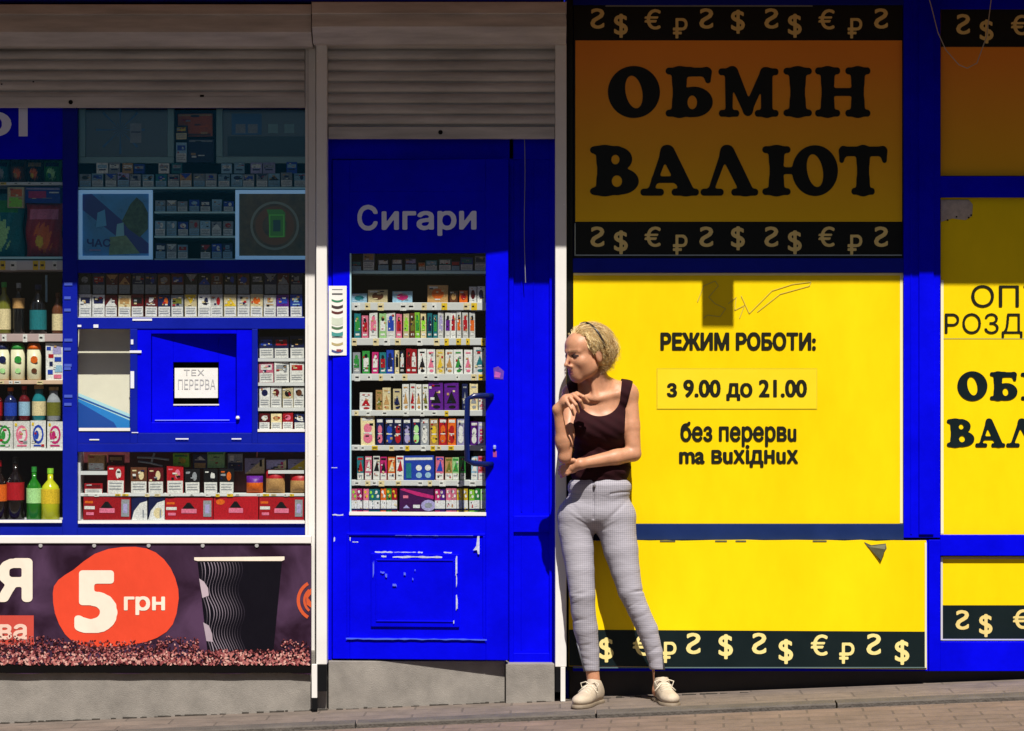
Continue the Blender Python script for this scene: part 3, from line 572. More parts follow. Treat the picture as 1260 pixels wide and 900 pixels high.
for k in range(14):
    x0_ = 245.5 + k * 3.9 - (k * .11) ** 2; f = max(0, 1 - k / 14) ** 1.2 * (.3 if k < 1 else 1); m = vinyl((.008 + .36 * f, .006 + .30 * f, .014 + .36 * f), .4)
    ys_ = np.linspace(692, 806, 60)
    def wx(y): return x0_ + (y - 690) * (256 - 243) / 116 * (1 - k / 22) + 3.3 * math.sin((y - 690) * .118 + .3) * (1 if k > 1 else .5)
    for i, (ya, yb) in enumerate(zip(ys_[:-1], ys_[1:])):
        wdt = 1.15 * (.62 + .38 * math.sin((ya - 690) * .118 + 1.6))
        b.ppoly([(wx(ya), ya), (wx(ya) + wdt, ya), (wx(yb) + wdt, yb), (wx(yb), yb)], BY - .0026, m)
b.ppoly([(245, 712), (251, 716), (256, 724), (257, 733), (249, 736)], BY - .0029, vinyl((.50, .40, .46))); b.ppoly([(250, 766), (257, 770), (261, 780), (262, 790), (254, 789)], BY - .0029, vinyl((.42, .34, .40)))
b.build('cup_ridges', cup)
b = MB(); bm_ = [vinyl(c) for c in ((.48, .17, .15), (.28, .07, .075), (.12, .022, .026), (.66, .36, .31), (.03, .007, .009), (.38, .13, .13))]
k = 0
for i in range(3600):
    x = rr.uniform(-120, 380); f = rr.random() ** .75
    ytop = 788 - 7 * max(0, math.sin(x * .021 + 1.2)) - (5 if 200 < x < 250 else 0) + (4 if x > 250 else 0)
    y = ytop + f * (818 - ytop); r = rr.uniform(.9, 1.6) + .7 * f; a0 = rr.uniform(0, 3.14)
    if 244 < x < 345 and y < 800: continue
    ii = rr.choices(range(6), ([2, 4, 6, .8, 7, 2] if f < .55 else [4, 2.5, 3, 3.5, 2.5, 3]))[0]
    b.ppoly([(x + r * math.cos(t) * math.cos(a0) - .62 * r * math.sin(t) * math.sin(a0), y + r * math.cos(t) * math.sin(a0) + .62 * r * math.sin(t) * math.cos(a0)) for t in np.linspace(0, 6.283, 8)[:-1]], BY - .0032 - (i % 400) * .000004, bm_[ii])
b.build('coffee_bean_print', ban)
b = MB(); OR2 = vinyl((.62, .10, .035))
def arc_ring(b, cx, cy, ro, ri, y, m, a0=0, a1=2 * math.pi, xm=999):
    ts = np.linspace(a0, a1, 40)
    for t, u in zip(ts[:-1], ts[1:]):
        pts = [(cx + ro * math.cos(t), cy + ro * math.sin(t)), (cx + ro * math.cos(u), cy + ro * math.sin(u)), (cx + ri * math.cos(u), cy + ri * math.sin(u)), (cx + ri * math.cos(t), cy + ri * math.sin(t))]
        if max(p[0] for p in pts) <= xm: b.ppoly(pts, y, m)
arc_ring(b, 391, 739, 26, 22, BY - .002, OR2, xm=383); arc_ring(b, 391, 739, 18, 15, BY - .002, OR2, xm=383); b.ppoly([(376.5, 730), (383, 724), (383, 731), (379, 736), (383, 741), (383, 748), (377, 744)], BY - .0022, OR2)
b.build('ring_emblem', ban)
for x in (-16, 50, 116, 183, 249.5, 316):
    b = MB(); q = P(x, 671.5, BY - .002); b.raw([(q[0] + .0085 * math.cos(t), q[1], q[2] + .0085 * math.sin(t)) for t in np.linspace(0, 6.283, 13)[:-1]] + [(q[0] + .0085 * math.cos(t), q[1] - .003, q[2] + .0085 * math.sin(t)) for t in np.linspace(0, 6.283, 13)[:-1]], [tuple(range(12, 24))] + [(i, (i + 1) % 12, 12 + (i + 1) % 12, 12 + i) for i in range(12)], mat((.75, .72, .72), .3, metal=.6, name='grommet_metal'))
    b.build('grommet', ban)

# two unseen houses added across the street, behind the camera, with open sky between them: they shade the low sky and show in the glass
FAC = mat((.16, .14, .12), .85, .2, 1.5, name='house_plaster')
def house(xa, xb, label, cols):
    opp = empty('added_house', ((xa + xb) / 2, -21, 0), label, 'house')
    MB().box(xa, xb, -30, -21, -1.6, 19, FAC).build('wall', opp)
    MB().box(xa - .4, xb + .4, -30.4, -20.6, 19.01, 19.4, mat((.12, .08, .07), .8, name='roof_metal')).build('roof', opp)
    for i in range(cols):
        for j in range(6):
            x, z = xa + (xb - xa) * (i + .5) / cols, .9 + j * 2.9
            fo = MB().box(x - .62, x + .62, -20.995, -20.94, z, z + 1.7, WHITE).build('window', opp)
            MB().box(x - .54, x + .54, -20.935, -20.93, z + .08, z + 1.62, mat((.03, .04, .05), .1, name='far_glass')).build('pane', fo)
house(.6, 24, 'unseen tall grey brown house added across the street on the right', 6); house(-26, -8.2, 'unseen tall grey brown house added across the street on the left', 5)
# ------------------------------------------------------------------ goods in the windows
ORD = ['first', 'second', 'third', 'fourth', 'fifth', 'sixth', 'seventh', 'eighth', 'ninth', 'tenth', 'eleventh', 'twelfth', 'thirteenth', 'fourteenth', 'fifteenth', 'sixteenth', 'seventeenth', 'eighteenth', 'nineteenth', 'twentieth']
NAMED = {'white': 'd8d6d2', 'cream': 'd9c79a', 'navy': '141c4a', 'red': 'a81420', 'dark red': '5a0e16', 'grey': '8d9096', 'pale blue': '8fb4cc', 'teal': '1b6f78', 'blue': '1f3fa8', 'black': '101014', 'brown': '5c3420',
         'orange': 'd5611a', 'green': '2f8a3a', 'lime': '8fd038', 'pale green': 'a6d890', 'pink': 'd9708c', 'purple': '5b1a86', 'yellow': 'd9b52a', 'tan': 'b88d58', 'lavender': 'a59cc8', 'olive': '6a6a24', 'magenta': 'b8246a'}
def cm(c, rough=.4, j=1.):
    col = tuple(min(1, x * j) for x in lin(NAMED.get(c, c)))
    return mat(col, rough, .38, 170., name='print_' + c.replace(' ', '_') if c in NAMED else 'print', spec=.25)
rj = random.Random(21)
def pack(name, label, cat, group, x0, x1, y0, y1, Y, base, decor=(), depth=.022):
    b = MB(); sh_ = rj.uniform(-.5, .5); x0 += sh_; x1 += sh_ + rj.uniform(-.4, .2); y0 += rj.uniform(-.9, .7)
    b.pbox(x0, x1, y0, y1, Y, Y + depth, cm(base, .4, rj.choice((.75, .88, 1., 1.1)))); W_, H_ = x1 - x0, y1 - y0
    decor = list(decor)
    if name not in ('carton', 'leaflet_stand', 'display_card'):     # small print and pictures
        for k in range(rj.randint(3, 6)):
            uu, vv = rj.uniform(.05, .7), rj.uniform(.05, .46 if name == 'cigarette_pack' else .85); wu, hv = rj.uniform(.1, .28), rj.uniform(.03, .09)
            decor.append((uu, vv, min(.97, uu + wu), vv + hv, rj.choice(('white', 'grey', 'navy', 'tan', 'red', 'black', base if base in NAMED else 'white', 'cream'))))
    for i, d in enumerate(decor):
        y = Y - .0006 - i * .00025
        if d[0] == 'o':
            _, cx, cy, rx, ry, c = d; b.ppoly([(x0 + W_ * (cx + rx * math.cos(t)), y0 + H_ * (cy + ry * math.sin(t))) for t in np.linspace(0, 6.283, 13)[:-1]], y, cm(c))
        elif d[0] == 't': b.ppoly([(x0 + W_ * u, y0 + H_ * v) for u, v in d[1]], y, cm(d[2]))
        else: b.pquad(x0 + W_ * d[0], x0 + W_ * d[2], y0 + H_ * d[1], y0 + H_ * d[3], y, cm(d[4]))
    o = b.build(name, label=label, cat=cat, group=group); o.rotation_euler = (0, R_(rj.uniform(-.9, .9)), R_(rj.uniform(-5, 5)))
    return o
WARN = lambda c='white': [(0.03, .54, .97, .985, c), (.12, .62, .88, .66, 'grey'), (.12, .72, .8, .76, 'grey'), (.12, .82, .86, .86, 'grey')]
def cig(label, group, x0, x1, y0, y1, Y, top, accent, motif=0, warn='white'):
    mo = [[('o', .5, .28, .3, .16, accent)], [(.12, .14, .88, .4, accent)], [('t', [(.02, .02), (.98, .02), (.5, .42)], accent)], [('t', [(.02, .52), (.98, .52), (.5, .14)], accent)], [(.3, .12, .7, .34, accent), (.2, .42, .8, .47, accent)], [('o', .65, .3, .16, .18, accent), (.1, .1, .35, .15, accent)]][motif % 6]
    return pack('cigarette_pack', label, 'cigarette pack', group, x0, x1, y0, y1, Y, top, mo + WARN(warn))
def shelves(label, x0, x1, strips, Y=.05, depth=.25):
    u = empty('shelving_unit', (PX((x0 + x1) / 2), .2, PZ(650)), label, 'shelves')
    for y0, y1, m in strips: MB().pbox(x0, x1, y0, y1, Y, Y + depth, m).build('shelf', u, bevel=.0015)
    rt = random.Random(int(x0 * 7 + 900))
    for y0, y1, m in strips:
        if y1 - y0 > 3.3 and m is not SHELFG:
            xx = max(x0, -5) + rt.uniform(3, 9)
            while xx < x1 - 8:
                b = MB(); wd = rt.uniform(4.5, 8); b.pquad(xx, xx + wd, y0 + .5, y1 - .5 + rt.uniform(-.3, 1.2), Y - .0012, cm(rt.choice(('white', 'white', 'cream', 'yellow')))); b.pquad(xx + 1, xx + wd * rt.uniform(.5, .85), y0 + (y1 - y0) * .4, y0 + (y1 - y0) * .62, Y - .0016, cm('black')); b.build('price_tag', u); xx += wd + rt.choice((2, 6, 9, 14, 20))
    b = MB(); b.pbox(x0, x1, 100, 650, Y + depth + .002, Y + depth + .02, INNER); b.build('back_panel', u)
    return u
rr = random.Random(11)
YP = .062
SUNK = mat((.50, .47, .50), .4, .08, 8, name='price_strip')
# ---- middle window
um = shelves('white shelves of the middle display window with cigarette packs', 96, 380, [(230.2, 232.5, SHELFG), (390.2, 392, SHELFW), (607.5, 611, SHELFW)], .055, .28)
MB().pbox(96, 132, 580, 584.5, .055, .3, SHELFW).build('shelf', um); MB().pbox(330, 374, 579, 583, .055, .3, SHELFW).build('shelf', um); MB().pbox(96, 374, 640.2, 643, .05, .3, SHELFW).build('shelf', um)
for y in (260.5, 290.5, 318.5): MB().pbox(190, 289, y, y + 2.2, .056, .3, SHELFG).build('shelf', um)
for y in (441, 471, 502, 529): MB().pbox(317.5, 380, y, y + 4, .055, .3, SHELFW).build('shelf', um)
MB().pbox(96.5, 99, 556, 641, .05, .3, SHELFW).build('side_panel', um)
b = MB(); b.pbox(100, 376, 556, 607, .15, .16, mat((.10, .008, .012), .6, .4, 30, name='dark_red_card')); b.build('backing_card', um)
pal = ['white', 'pale blue', 'grey', 'lavender', 'white', 'pale blue', 'teal', 'white', 'tan', 'white', 'grey', 'pale blue', 'pale blue', 'white', 'white', 'pale blue', 'white', 'pale blue']
G = 'cigarette packs on the top shelf of the middle window'
for i in range(18):
    x = 98 + i * 15.5; c = pal[i]; cig(f'{c} cigarette pack, {ORD[i]} from left on the shelf above both framed posters', G, x, x + 14, 214 + rr.uniform(-1, 2), 230, YP + rr.uniform(0, .01), c if c != 'white' else 'grey', rr.choice(['navy', 'blue', 'grey', 'black']), i, 'white' if i % 3 else 'pale blue')
for i, (x, wd, c) in enumerate(((119, 14, 'white'), (134, 14, 'grey'), (150, 13, 'tan'), (165, 13, 'blue'), (195, 13, 'white'), (211, 13, 'teal'), (272, 13, 'pale blue'), (288, 13, 'pale blue'), (308, 14, 'lavender'), (323, 15, 'lavender'), (352, 13, 'blue'))):
    pack('cigarette_pack', f'{c} cigarette pack, {ORD[i]} from left stacked on top under the dark screens', 'cigarette pack', G, x, x + wd, 200 + rr.uniform(0, 2), 213.6, YP + .004, c, [(.1, .2, .9, .5, rr.choice(['white', 'grey', 'pale blue'])), (.2, .6, .8, .72, 'navy')])
G = 'cigarette packs on the three short shelves between the posters'
for k, (ya, yb) in enumerate(((246, 260.3), (272, 290.3), (300, 318.3))):
    for i in range(7):
        x = 191 + i * 13.9
        if k == 2 and i == 3: continue
        cig(f'small cigarette pack, {ORD[i]} from left on the {["upper", "middle", "lower"][k]} short shelf between two posters', G, x, x + 12.2, ya + rr.uniform(0, 2), yb, YP + .01 + rr.uniform(0, .006), rr.choice(['navy', 'grey', 'black', 'blue', 'pale blue']), rr.choice(['white', 'pale blue', 'red']), rr.randrange(6), rr.choice(['white', 'pale blue']))
G = 'cigarette packs in the two rows across the middle window'
tops = ['black', 'navy', 'dark red', 'dark red', 'navy', 'navy', 'brown', 'dark red', 'black', 'black', 'brown', 'black', 'brown', 'black', 'navy', 'dark red', 'navy']
for i in range(17):
    x = 97.5 + i * 16.25; cig(f'{tops[i]} topped cigarette pack, {ORD[i]} from left in the shaded upper row above the hatch', G, x, x + 14.4, 337.5, 362, YP + .025, tops[i], rr.choice(['grey', 'red', 'tan', 'blue']), i, 'grey')
row = [('white', 'navy', 1), ('white', 'navy', 1), ('dark red', 'white', 3), ('cream', 'tan', 1), ('dark red', 'black', 1), ('dark red', 'white', 4), ('navy', 'orange', 5), ('grey', 'olive', 1), ('cream', 'yellow', 2), ('white', 'navy', 5), ('white', 'red', 5), ('cream', 'yellow', 3), ('white', 'cream', 4), ('cream', 'orange', 0), ('white', 'tan', 4), ('purple', 'blue', 1), ('blue', 'pale blue', 4)]
for i, (c, a, m_) in enumerate(row):
    x = 97 + i * 16.25; cig(f'{c} and {a} cigarette pack, {ORD[i]} from left in the sunlit row above the hatch', G, x, x + 15, 363, 390, YP - .002 + rr.uniform(0, .004), c, a, m_)
G = 'packs on the narrow shelves right of the hatch'
for k, (ya, yb, items) in enumerate(((413, 441, [('navy', 'blue'), ('navy', 'red'), ('navy', 'black')]), (444.5, 471, [('pink', 'white'), ('white', 'grey'), ('white', 'red')]), (476, 502, [('white', 'navy'), ('white', 'dark red'), ('cream', 'black'), ('white', 'brown')]), (508, 529, [('dark red', 'white'), ('cream', 'tan'), ('red', 'pink'), ('navy', 'white')]))):
    wd = 57 / len(items)
    for i, (c, a) in enumerate(items): cig(f'{c} pack with {a} mark, {ORD[i]} from left on the {["top", "second", "third", "bottom"][k]} hatch-side shelf', G, 319 + i * wd, 319 + (i + 1) * wd - 1.2, ya + rr.uniform(0, 1.5), yb, YP, c, a, [1, 1, 0, 0][k])
G = 'packs in the bottom row of the middle window'
for i, (x0, x1, ya, yb, c, a, m_) in enumerate(((104, 126, 595, 607.5, 'red', 'dark red', 1), (132, 153, 573, 607.5, 'red', 'white', 5), (161, 181, 575, 607.5, 'brown', 'cream', 5), (183, 202, 576, 607.5, 'dark red', 'cream', 5), (205, 225, 574, 607.5, 'red', 'pink', 5), (228, 246, 577, 607.5, 'black', 'grey', 5), (251, 268, 578, 607.5, 'black', 'white', 5), (270, 288, 577, 607.5, 'black', 'orange', 5))):
    cig(f'{c} pack with {a} mark, {ORD[i]} from left above the red cartons', G, x0, x1, ya, yb, YP, c, a, m_)
for i, (x0, x1, ya, yb, c, dec) in enumerate(((108, 129, 561, 580, 'tan', [(.05, .5, .95, .95, 'white')]), (133, 152, 561, 573, 'dark red', [(.1, .2, .9, .5, 'tan')]), (213, 233, 558, 575, 'lime', [(.1, .1, .9, .25, 'green'), ('o', .6, .55, .2, .2, 'yellow')]), (237, 254, 559, 577, 'navy', [('t', [(.1, .4), (.5, .1), (.9, .4)], 'white'), (.1, .6, .9, .95, 'tan')]), (256, 277, 557, 576, 'pale green', [(.05, .04, .95, .16, 'green')]), (280, 298, 558, 580, 'grey', [(.02, .5, .98, .98, 'navy'), (.1, .1, .4, .4, 'white')]), (301, 325, 565, 583, 'lavender', [('t', [(0, 1), (1, 0), (1, 1)], 'cream'), (.75, .1, .88, .55, 'black')]), (328, 352, 566, 583, 'lavender', [('t', [(0, 1), (1, 0), (1, 1)], 'cream'), (.72, .15, .85, .6, 'magenta')]), (355, 376, 566, 579, 'lavender', [('t', [(0, 1), (1, 0), (1, 1)], 'yellow')]))):
    pack('small_box', f'small {c} box, {ORD[i]} from left behind the pack row over the cartons', 'box', 'small boxes at the back above the red cartons', x0, x1, ya, yb, YP + .03, c, dec, .05)
b = MB()
for k, (x0, y0_, x1, y1_) in enumerate(((169, 563, 208, 566), (170, 568, 200, 574), (186, 571, 190, 558))):
    b.tube([P(x0, y0_, YP + .01), P((x0 + x1) / 2, (y0_ + y1_) / 2 - 1, YP + .006), P(x1, y1_, YP + .01)], .0045, cm('grey'), 6)
b.build('lighter', label='crossed grey lighters lying behind the brown and red packs', cat='lighter')
for i, (x0, x1, ya, c, a) in enumerate(((303, 323, 586, 'orange', 'purple'), (327, 350, 578, 'tan', 'red'), (357, 380, 582, 'tan', 'red'))):
    bag = MB(); n = 8; v = []; f = []
    for u in range(n + 1):
        for q in range(n + 1):
            s_, t_ = u / n, q / n; v.append((PX(x0 + (x1 - x0) * s_ * 1.0, YP), YP - .002 - .028 * (math.sin(math.pi * s_) * math.sin(math.pi * t_)) ** .5 + .02, PZ(ya + (607.5 - ya) * t_, YP)))
    for u in range(n):
        for q in range(n): f.append((u * (n + 1) + q, (u + 1) * (n + 1) + q, (u + 1) * (n + 1) + q + 1, u * (n + 1) + q + 1))
    lo = [k for k in range(len(f)) if k % n >= 3]; hi = [k for k in range(len(f)) if k % n < 3]
    bag.raw(v, [f[k] for k in hi], cm(a)); bag.raw(v, [f[k] for k in lo], cm(c)); bag.pquad(x0 + 2, x1 - 2, 607.0, 607.4, YP + .03, cm(c))
    bag.build('tobacco_pouch', smooth=True, label=f'{c} and {a} pouch, {ORD[i]} of three bulging pouches on the right above the cartons', cat='pouch', group='bulging pouches above the red cartons')
CART = [(.03, .2, .2, .3, 'orange'), (.02, .42, .24, .55, 'white'), (.06, .68, .22, .8, 'pink'), ('t', [(.36, .48), (.46, .22), (.52, .22), (.62, .48)], 'black'), (.34, .5, .66, .7, 'pink'), (.8, .12, .97, .85, 'grey'), (.84, .3, .93, .7, 'lavender')]
for i, (x0, x1) in enumerate(((102, 160), (203, 262), (263, 318), (319, 374))):
    pack('carton', f'dark red carton with a black peak mark, {ORD[i]} from left along the window bottom', 'carton', 'red cartons along the bottom of the middle window', x0, x1, 611.5 + i % 2, 640, YP - .004, 'red', CART if i != 2 else [('o', .15, .25, .1, .12, 'orange')] + CART[3:5], .06)
for i, x0 in enumerate((162, 182)):
    pack('leaflet_stand', ['white and navy leaflet stand left of its twin between two red cartons', 'cream and navy leaflet stand right of its twin between two red cartons'][i], 'leaflet stand', 'leaflet stands between the red cartons', x0, x0 + 19.5, 612, 640, YP - .003, 'navy', [('t', [(0, 1), (.15, .6), (.55, .25), (1, .15), (1, 1)], 'white'), ('o', .6, .7, .28, .24, 'cream' if i else 'white'), (.7, .55, .8, .9, 'grey')], .01)
# dark screens and posters high in the middle window
FRM = mat((.20, .32, .33), .4, name='screen_frame'); SCR = mat((.02, .03, .06), .2, name='screen_dark'); STAR = mat((.03, .12, .28), .4, name='star_print')
for x0, x1, lab in ((97, 214, 'dark framed screen with a faint blue star at the upper left of the middle window'), (266, 392, 'dark green framed screen with little boxes at the upper right of the middle window')):
    t = empty('framed_screen', (PX((x0 + x1) / 2), .1, PZ(201)), lab, 'screen', 'dark framed screens high in the middle window')
    b = MB(); ring(b, x0, x1, 118, 201, 8, .07, .10, FRM); b.build('frame', t, bevel=.003)
    b = MB(); b.pbox(x0 + 8, x1 - 8, 126, 193, .085, .098, SCR)
    if x0 < 200:
        for k in range(16):
            a = k * 2 * math.pi / 16; q = (9 if k % 2 else 30); b.ppoly([(148, 160), (148 + q * math.cos(a - .05), 160 + q * math.sin(a - .05)), (148 + q * math.cos(a + .05), 160 + q * math.sin(a + .05))], .0845 - k * .00003, STAR)
        b.pquad(160, 174, 152, 176, .083, cm('grey')); b.pquad(161, 173, 162, 163.5, .0825, cm('navy'))
    else:
        b.pquad(285, 322, 140, 166, .084, STAR)
        for x in (290, 305, 330, 350): b.pquad(x, x + 12, 153, 164, .0835, cm('grey') if x < 320 else FRM)
        b.pquad(280, 376, 168, 192, .084, mat((.02, .05, .07), .4))
    b.build('screen', t)
pack('small_box', 'dull orange box between the two dark screens at the window top', 'box', None, 219, 262, 140, 168, .1, 'orange', [(.02, .02, .98, .1, 'tan'), (.05, .88, .95, .98, 'brown')], .05)
pack('small_box', 'navy box below the orange box between the two dark screens', 'box', None, 231, 263, 172, 200, .1, 'navy', [(.05, .05, .95, .12, 'grey')], .05)
cig('yellowish cigarette pack in front of the dull orange box', None, 217, 231, 154, 172, .08, 'black', 'yellow', 1, 'cream'); cig('pale blue cigarette pack beside the navy box under the yellowish pack', None, 217, 230, 176, 200, .08, 'pale blue', 'blue', 1)
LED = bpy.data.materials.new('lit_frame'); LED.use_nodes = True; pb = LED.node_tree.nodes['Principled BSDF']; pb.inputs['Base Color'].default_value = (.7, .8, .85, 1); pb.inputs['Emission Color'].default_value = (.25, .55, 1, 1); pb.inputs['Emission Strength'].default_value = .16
def poster(x0, x1, y0_, y1_, lab, Yq=.06):
    t = empty('framed_poster', (PX((x0 + x1) / 2), Yq, PZ(y1_)), lab, 'poster', 'white framed posters in the middle window'); b = MB(); ring(b, x0, x1, y0_, y1_, 4.5, Yq, Yq + .02, LED); b.build('frame', t, bevel=.001); return t
t = poster(96.5, 187.5, 234, 319.5, 'white framed blue poster with a dark diagonal stripe and leafy dark shape')
b = MB(); b.pquad(101, 183, 238, 315, .072, mat((.06, .28, .60), .3, .3, 12)); b.ppoly([(101, 240), (113, 239), (183, 300), (183, 312), (170, 312), (101, 258)], .0715, mat((.015, .02, .24), .3))
b.ppoly([(160, 252), (168, 243), (176, 250), (182, 262), (182, 282), (172, 292), (158, 282), (150, 272)], .071, mat((.07, .12, .06), .4, .7, 60)); b.ppoly([(120, 262), (129, 258), (131, 278), (118, 280)], .0708, mat((.12, .42, .72), .4)); b.ppoly([(144, 276), (152, 274), (153, 292), (142, 296)], .0707, mat((.25, .55, .66), .4))
b.ppoly([(135, 292), (155, 290), (172, 312), (134, 314)], .0706, mat((.22, .32, .18), .5, .4, 50)); put_text(b, text_geo('ЧАС', .03), (107, 136, 294, 304), .070, mat((.012, .02, .2), .4)); b.pquad(110, 124, 307, 309, .070, cm('lavender')); b.build('print', t)
t = poster(289.5, 392, 234, 319.5, 'white framed dark poster with a glowing green box inside a ring')
b = MB(); b.pquad(294, 388, 238, 315, .072, mat((.13, .085, .035), .35, .7, 18))
arc_ring(b, 338, 278, 30, 27, .0715, mat((.28, .30, .24), .4)); arc_ring(b, 338, 278, 24, 15, .0714, mat((.22, .09, .03), .4))
b.ppoly([(328, 258), (347, 258), (351, 262), (351, 292), (332, 293), (330, 264)], .071, mat((.10, .42, .06), .4)); ring(b, 331, 350, 264, 292, 1.6, .0695, .0705, mat((.2, .8, .1), .4)); b.pquad(336, 345, 271, 285, .0695, mat((.03, .12, .12), .4)); b.build('print', t)
b = MB(); YB = .15                               # picture deep behind the small left pane
b.pbox(92, 168, 400, 540, YB, YB + .005, mat((.80, .74, .60), .6, .06, 12, name='cream_print'))
b.ppoly([(92, 482), (168, 513), (168, 522), (92, 491)], YB - .001, mat((.45, .72, .80), .4)); b.ppoly([(92, 489), (168, 521), (168, 540), (92, 540)], YB - .0015, mat((.02, .22, .62), .4)); b.ppoly([(92, 492), (140, 520), (152, 540), (92, 540)], YB - .002, mat((.01, .07, .36), .4)); b.ppoly([(92, 486), (168, 517), (168, 518.5), (92, 488)], YB - .0025, mat((.02, .10, .40), .4))
b.ppoly([(150, 540), (168, 518), (168, 540)], YB - .003, mat((.75, .78, .82), .4)); b.build('picture_print', label='cream picture with a sweeping blue wave behind the small left pane', cat='picture')

# ---- left window
shelves('shelves of the left display window with drinks and snacks', -60, 77, [(224.2, 227.8, SHELFW), (316, 319, SHELFG), (320.5, 332.5, SUNK), (411, 420.5, mat((.45, .33, .32), .5, .1, 10, name='pink_strip')), (468.3, 473, mat((.62, .42, .30), .5, .1, 10, name='peach_strip')), (553, 555, SHELFW), (640.2, 643, SHELFW)], .055, .28)
def bag(x0, x1, ya, yb, Y, cols, label, group):
    """pillow-shaped bag with crimped top and bottom, printed in patches"""
    b = MB(); n = 36; v = []
    for u in range(n + 1):
        for q in range(n + 1):
            s_, t_ = u / n, q / n; e = (math.sin(math.pi * s_) * math.sin(math.pi * t_)) ** .6
            v.append((PX(x0 + (x1 - x0) * (s_ + .02 * math.sin(9 * t_) * (1 - e)), Y), Y + .03 - .05 * e + .003 * math.sin(25 * s_ + 9 * t_) , PZ(ya + (yb - ya) * t_, Y)))
    F = {}
    for u in range(n):
        for q in range(n):
            s_, t_ = (u + .5) / n, (q + .5) / n; c = cols[0]
            if t_ < .3 and .1 < s_ < .9 and t_ > .1: c = cols[1]
            if math.hypot((s_ - .5) * 1.2, (t_ - .65)) < .26 + .05 * math.sin(7 * s_ * 6 + 3 * t_ * 9): c = cols[2]
            if math.hypot(s_ - .4, t_ - .72) < .11: c = cols[3]
            F.setdefault(c, []).append((u * (n + 1) + q, (u + 1) * (n + 1) + q, (u + 1) * (n + 1) + q + 1, u * (n + 1) + q + 1))
    for c, f in F.items(): b.raw(v, f, cm(c, .3))
    return b.build('snack_bag', smooth=True, label=label, cat='snack bag', group=group)
for i, (x0, x1, cs) in enumerate(((-8, 10, ('teal', 'navy', 'grey', 'blue')), (12, 31, ('brown', 'black', 'orange', 'tan')), (32, 52, ('black', 'tan', 'orange', 'yellow')), (53, 74, ('green', 'navy', 'pale green', 'teal')))):
    bag(x0, x1, 197, 224, .08, cs, f'small {cs[0]} snack bag, {ORD[i]} from left on the top shelf under the blue header', 'small snack bags on the top shelf')
bag(-32, 28, 238, 316, .085, ('teal', 'green', 'pale green', 'olive'), 'large teal and green snack bag at the left edge under the small bags', 'large snack bags')
bag(31, 76, 250, 316, .08, ('red', 'pink', 'orange', 'yellow'), 'large red snack bag with orange middle left of the blue post', 'large snack bags')
pack('snack_box', 'lime and cream snack box at the left above the teal bag', 'box', None, 9, 29, 231, 256, .07, 'cream', [(.2, .1, .9, .45, 'orange'), (.1, .5, .9, .95, 'lime')], .03)
pack('snack_box', 'blue and lavender snack box over the large red bag', 'box', None, 31, 75, 230, 250, .09, 'blue', [(.1, .25, .6, .7, 'magenta'), (.02, .05, .98, .15, 'lavender')], .05)
def bottle(xc, wd, ya, yb, Y, glass, label_c, cap_c, label, group, neck=.34, lab=(.45, .85), big=False):
    c = P(xc, yb, Y); H_ = (yb - ya) / 280; r = wd / 560; t = empty('bottle', tuple(c), label, 'bottle', group)
    MB().lathe(c, [(r * .92, 0), (r, .004), (r, H_ * .58), (r * .85, H_ * .66), (r * neck, H_ * .78), (r * neck, H_ * .9)], mat(NAMED.get(glass, glass), .12, name='bottle_' + glass.replace(' ', '_')), 20).build('glass', t, smooth=True)
    MB().lathe(c + np.array((0, 0, H_ * .9)), [(r * neck * 1.15, 0), (r * neck * 1.15, H_ * .1)], cm(cap_c), 14).build('cap', t)
    b = MB(); z0, z1 = H_ * (1 - lab[1]), H_ * (1 - lab[0]); b.lathe(c + np.array((0, 0, z0)), [(r * 1.015, 0), (r * 1.015, z1 - z0)], cm(label_c, .5), 20); b.build('label', t, smooth=False)
    return t
BG = 'bottles on the sunlit shelf of the left window'
for i, (xc, wd, ya, gl, lb, cp, ds) in enumerate(((5, 17, 347, 'olive', 'cream', 'green', 'olive bottle with cream label and green cap'), (23, 15, 348, 'black', 'tan', 'grey', 'black slim bottle with tan label'), (47, 21, 350, 'black', 'teal', 'navy', 'stout black bottle with teal label'), (71, 14, 360, 'brown', 'cream', 'brown', 'brown bottle with cream label beside the blue post'))):
    bottle(xc, wd, ya, 410.8, .095, gl, lb, cp, ds + ' on the bottle shelf', BG, lab=(.52, .92) if i != 1 else (.3, .5))
MB().lathe(P(57, 372, .12), [(.005, 0), (.005, .12)], cm('pale blue'), 8).build('shelf_post', label='thin pale upright post behind the teal labelled bottle', cat='post')
for i, (xc, c) in enumerate(((3, 'navy'), (22, 'green'), (42, 'orange'))):
    c0 = P(xc, 468, .095); r = 17.5 / 560; H_ = 46 / 280; t = empty('drink_can', tuple(c0), f'tall cream drink can with a {c} top on the shelf below the bottles', 'can', 'tall cream cans')
    MB().lathe(c0, [(r * .9, 0), (r, .006), (r, H_ * .82)], mat((.62, .58, .40), .35, .1, 30, name='cream_can'), 18).build('body', t, smooth=True)
    MB().lathe(c0 + np.array((0, 0, H_ * .82)), [(r, 0), (r * .97, H_ * .08), (r * .72, H_ * .18)], cm(c), 18).build('lid', t, smooth=True)
    b = MB(); 
    for zz, hh_, ww, cc in ((.55, .2, .5, c), (.25, .14, .4, 'brown' if i == 2 else 'pale green')): b.ppoly([(xc + 9 * ww * math.cos(k), 468 - 46 * zz + 46 * hh_ / 2 * math.sin(k)) for k in np.linspace(0, 6.28, 12)[:-1]], .095 - r - .002, cm(cc))
    b.build('emblem', t)
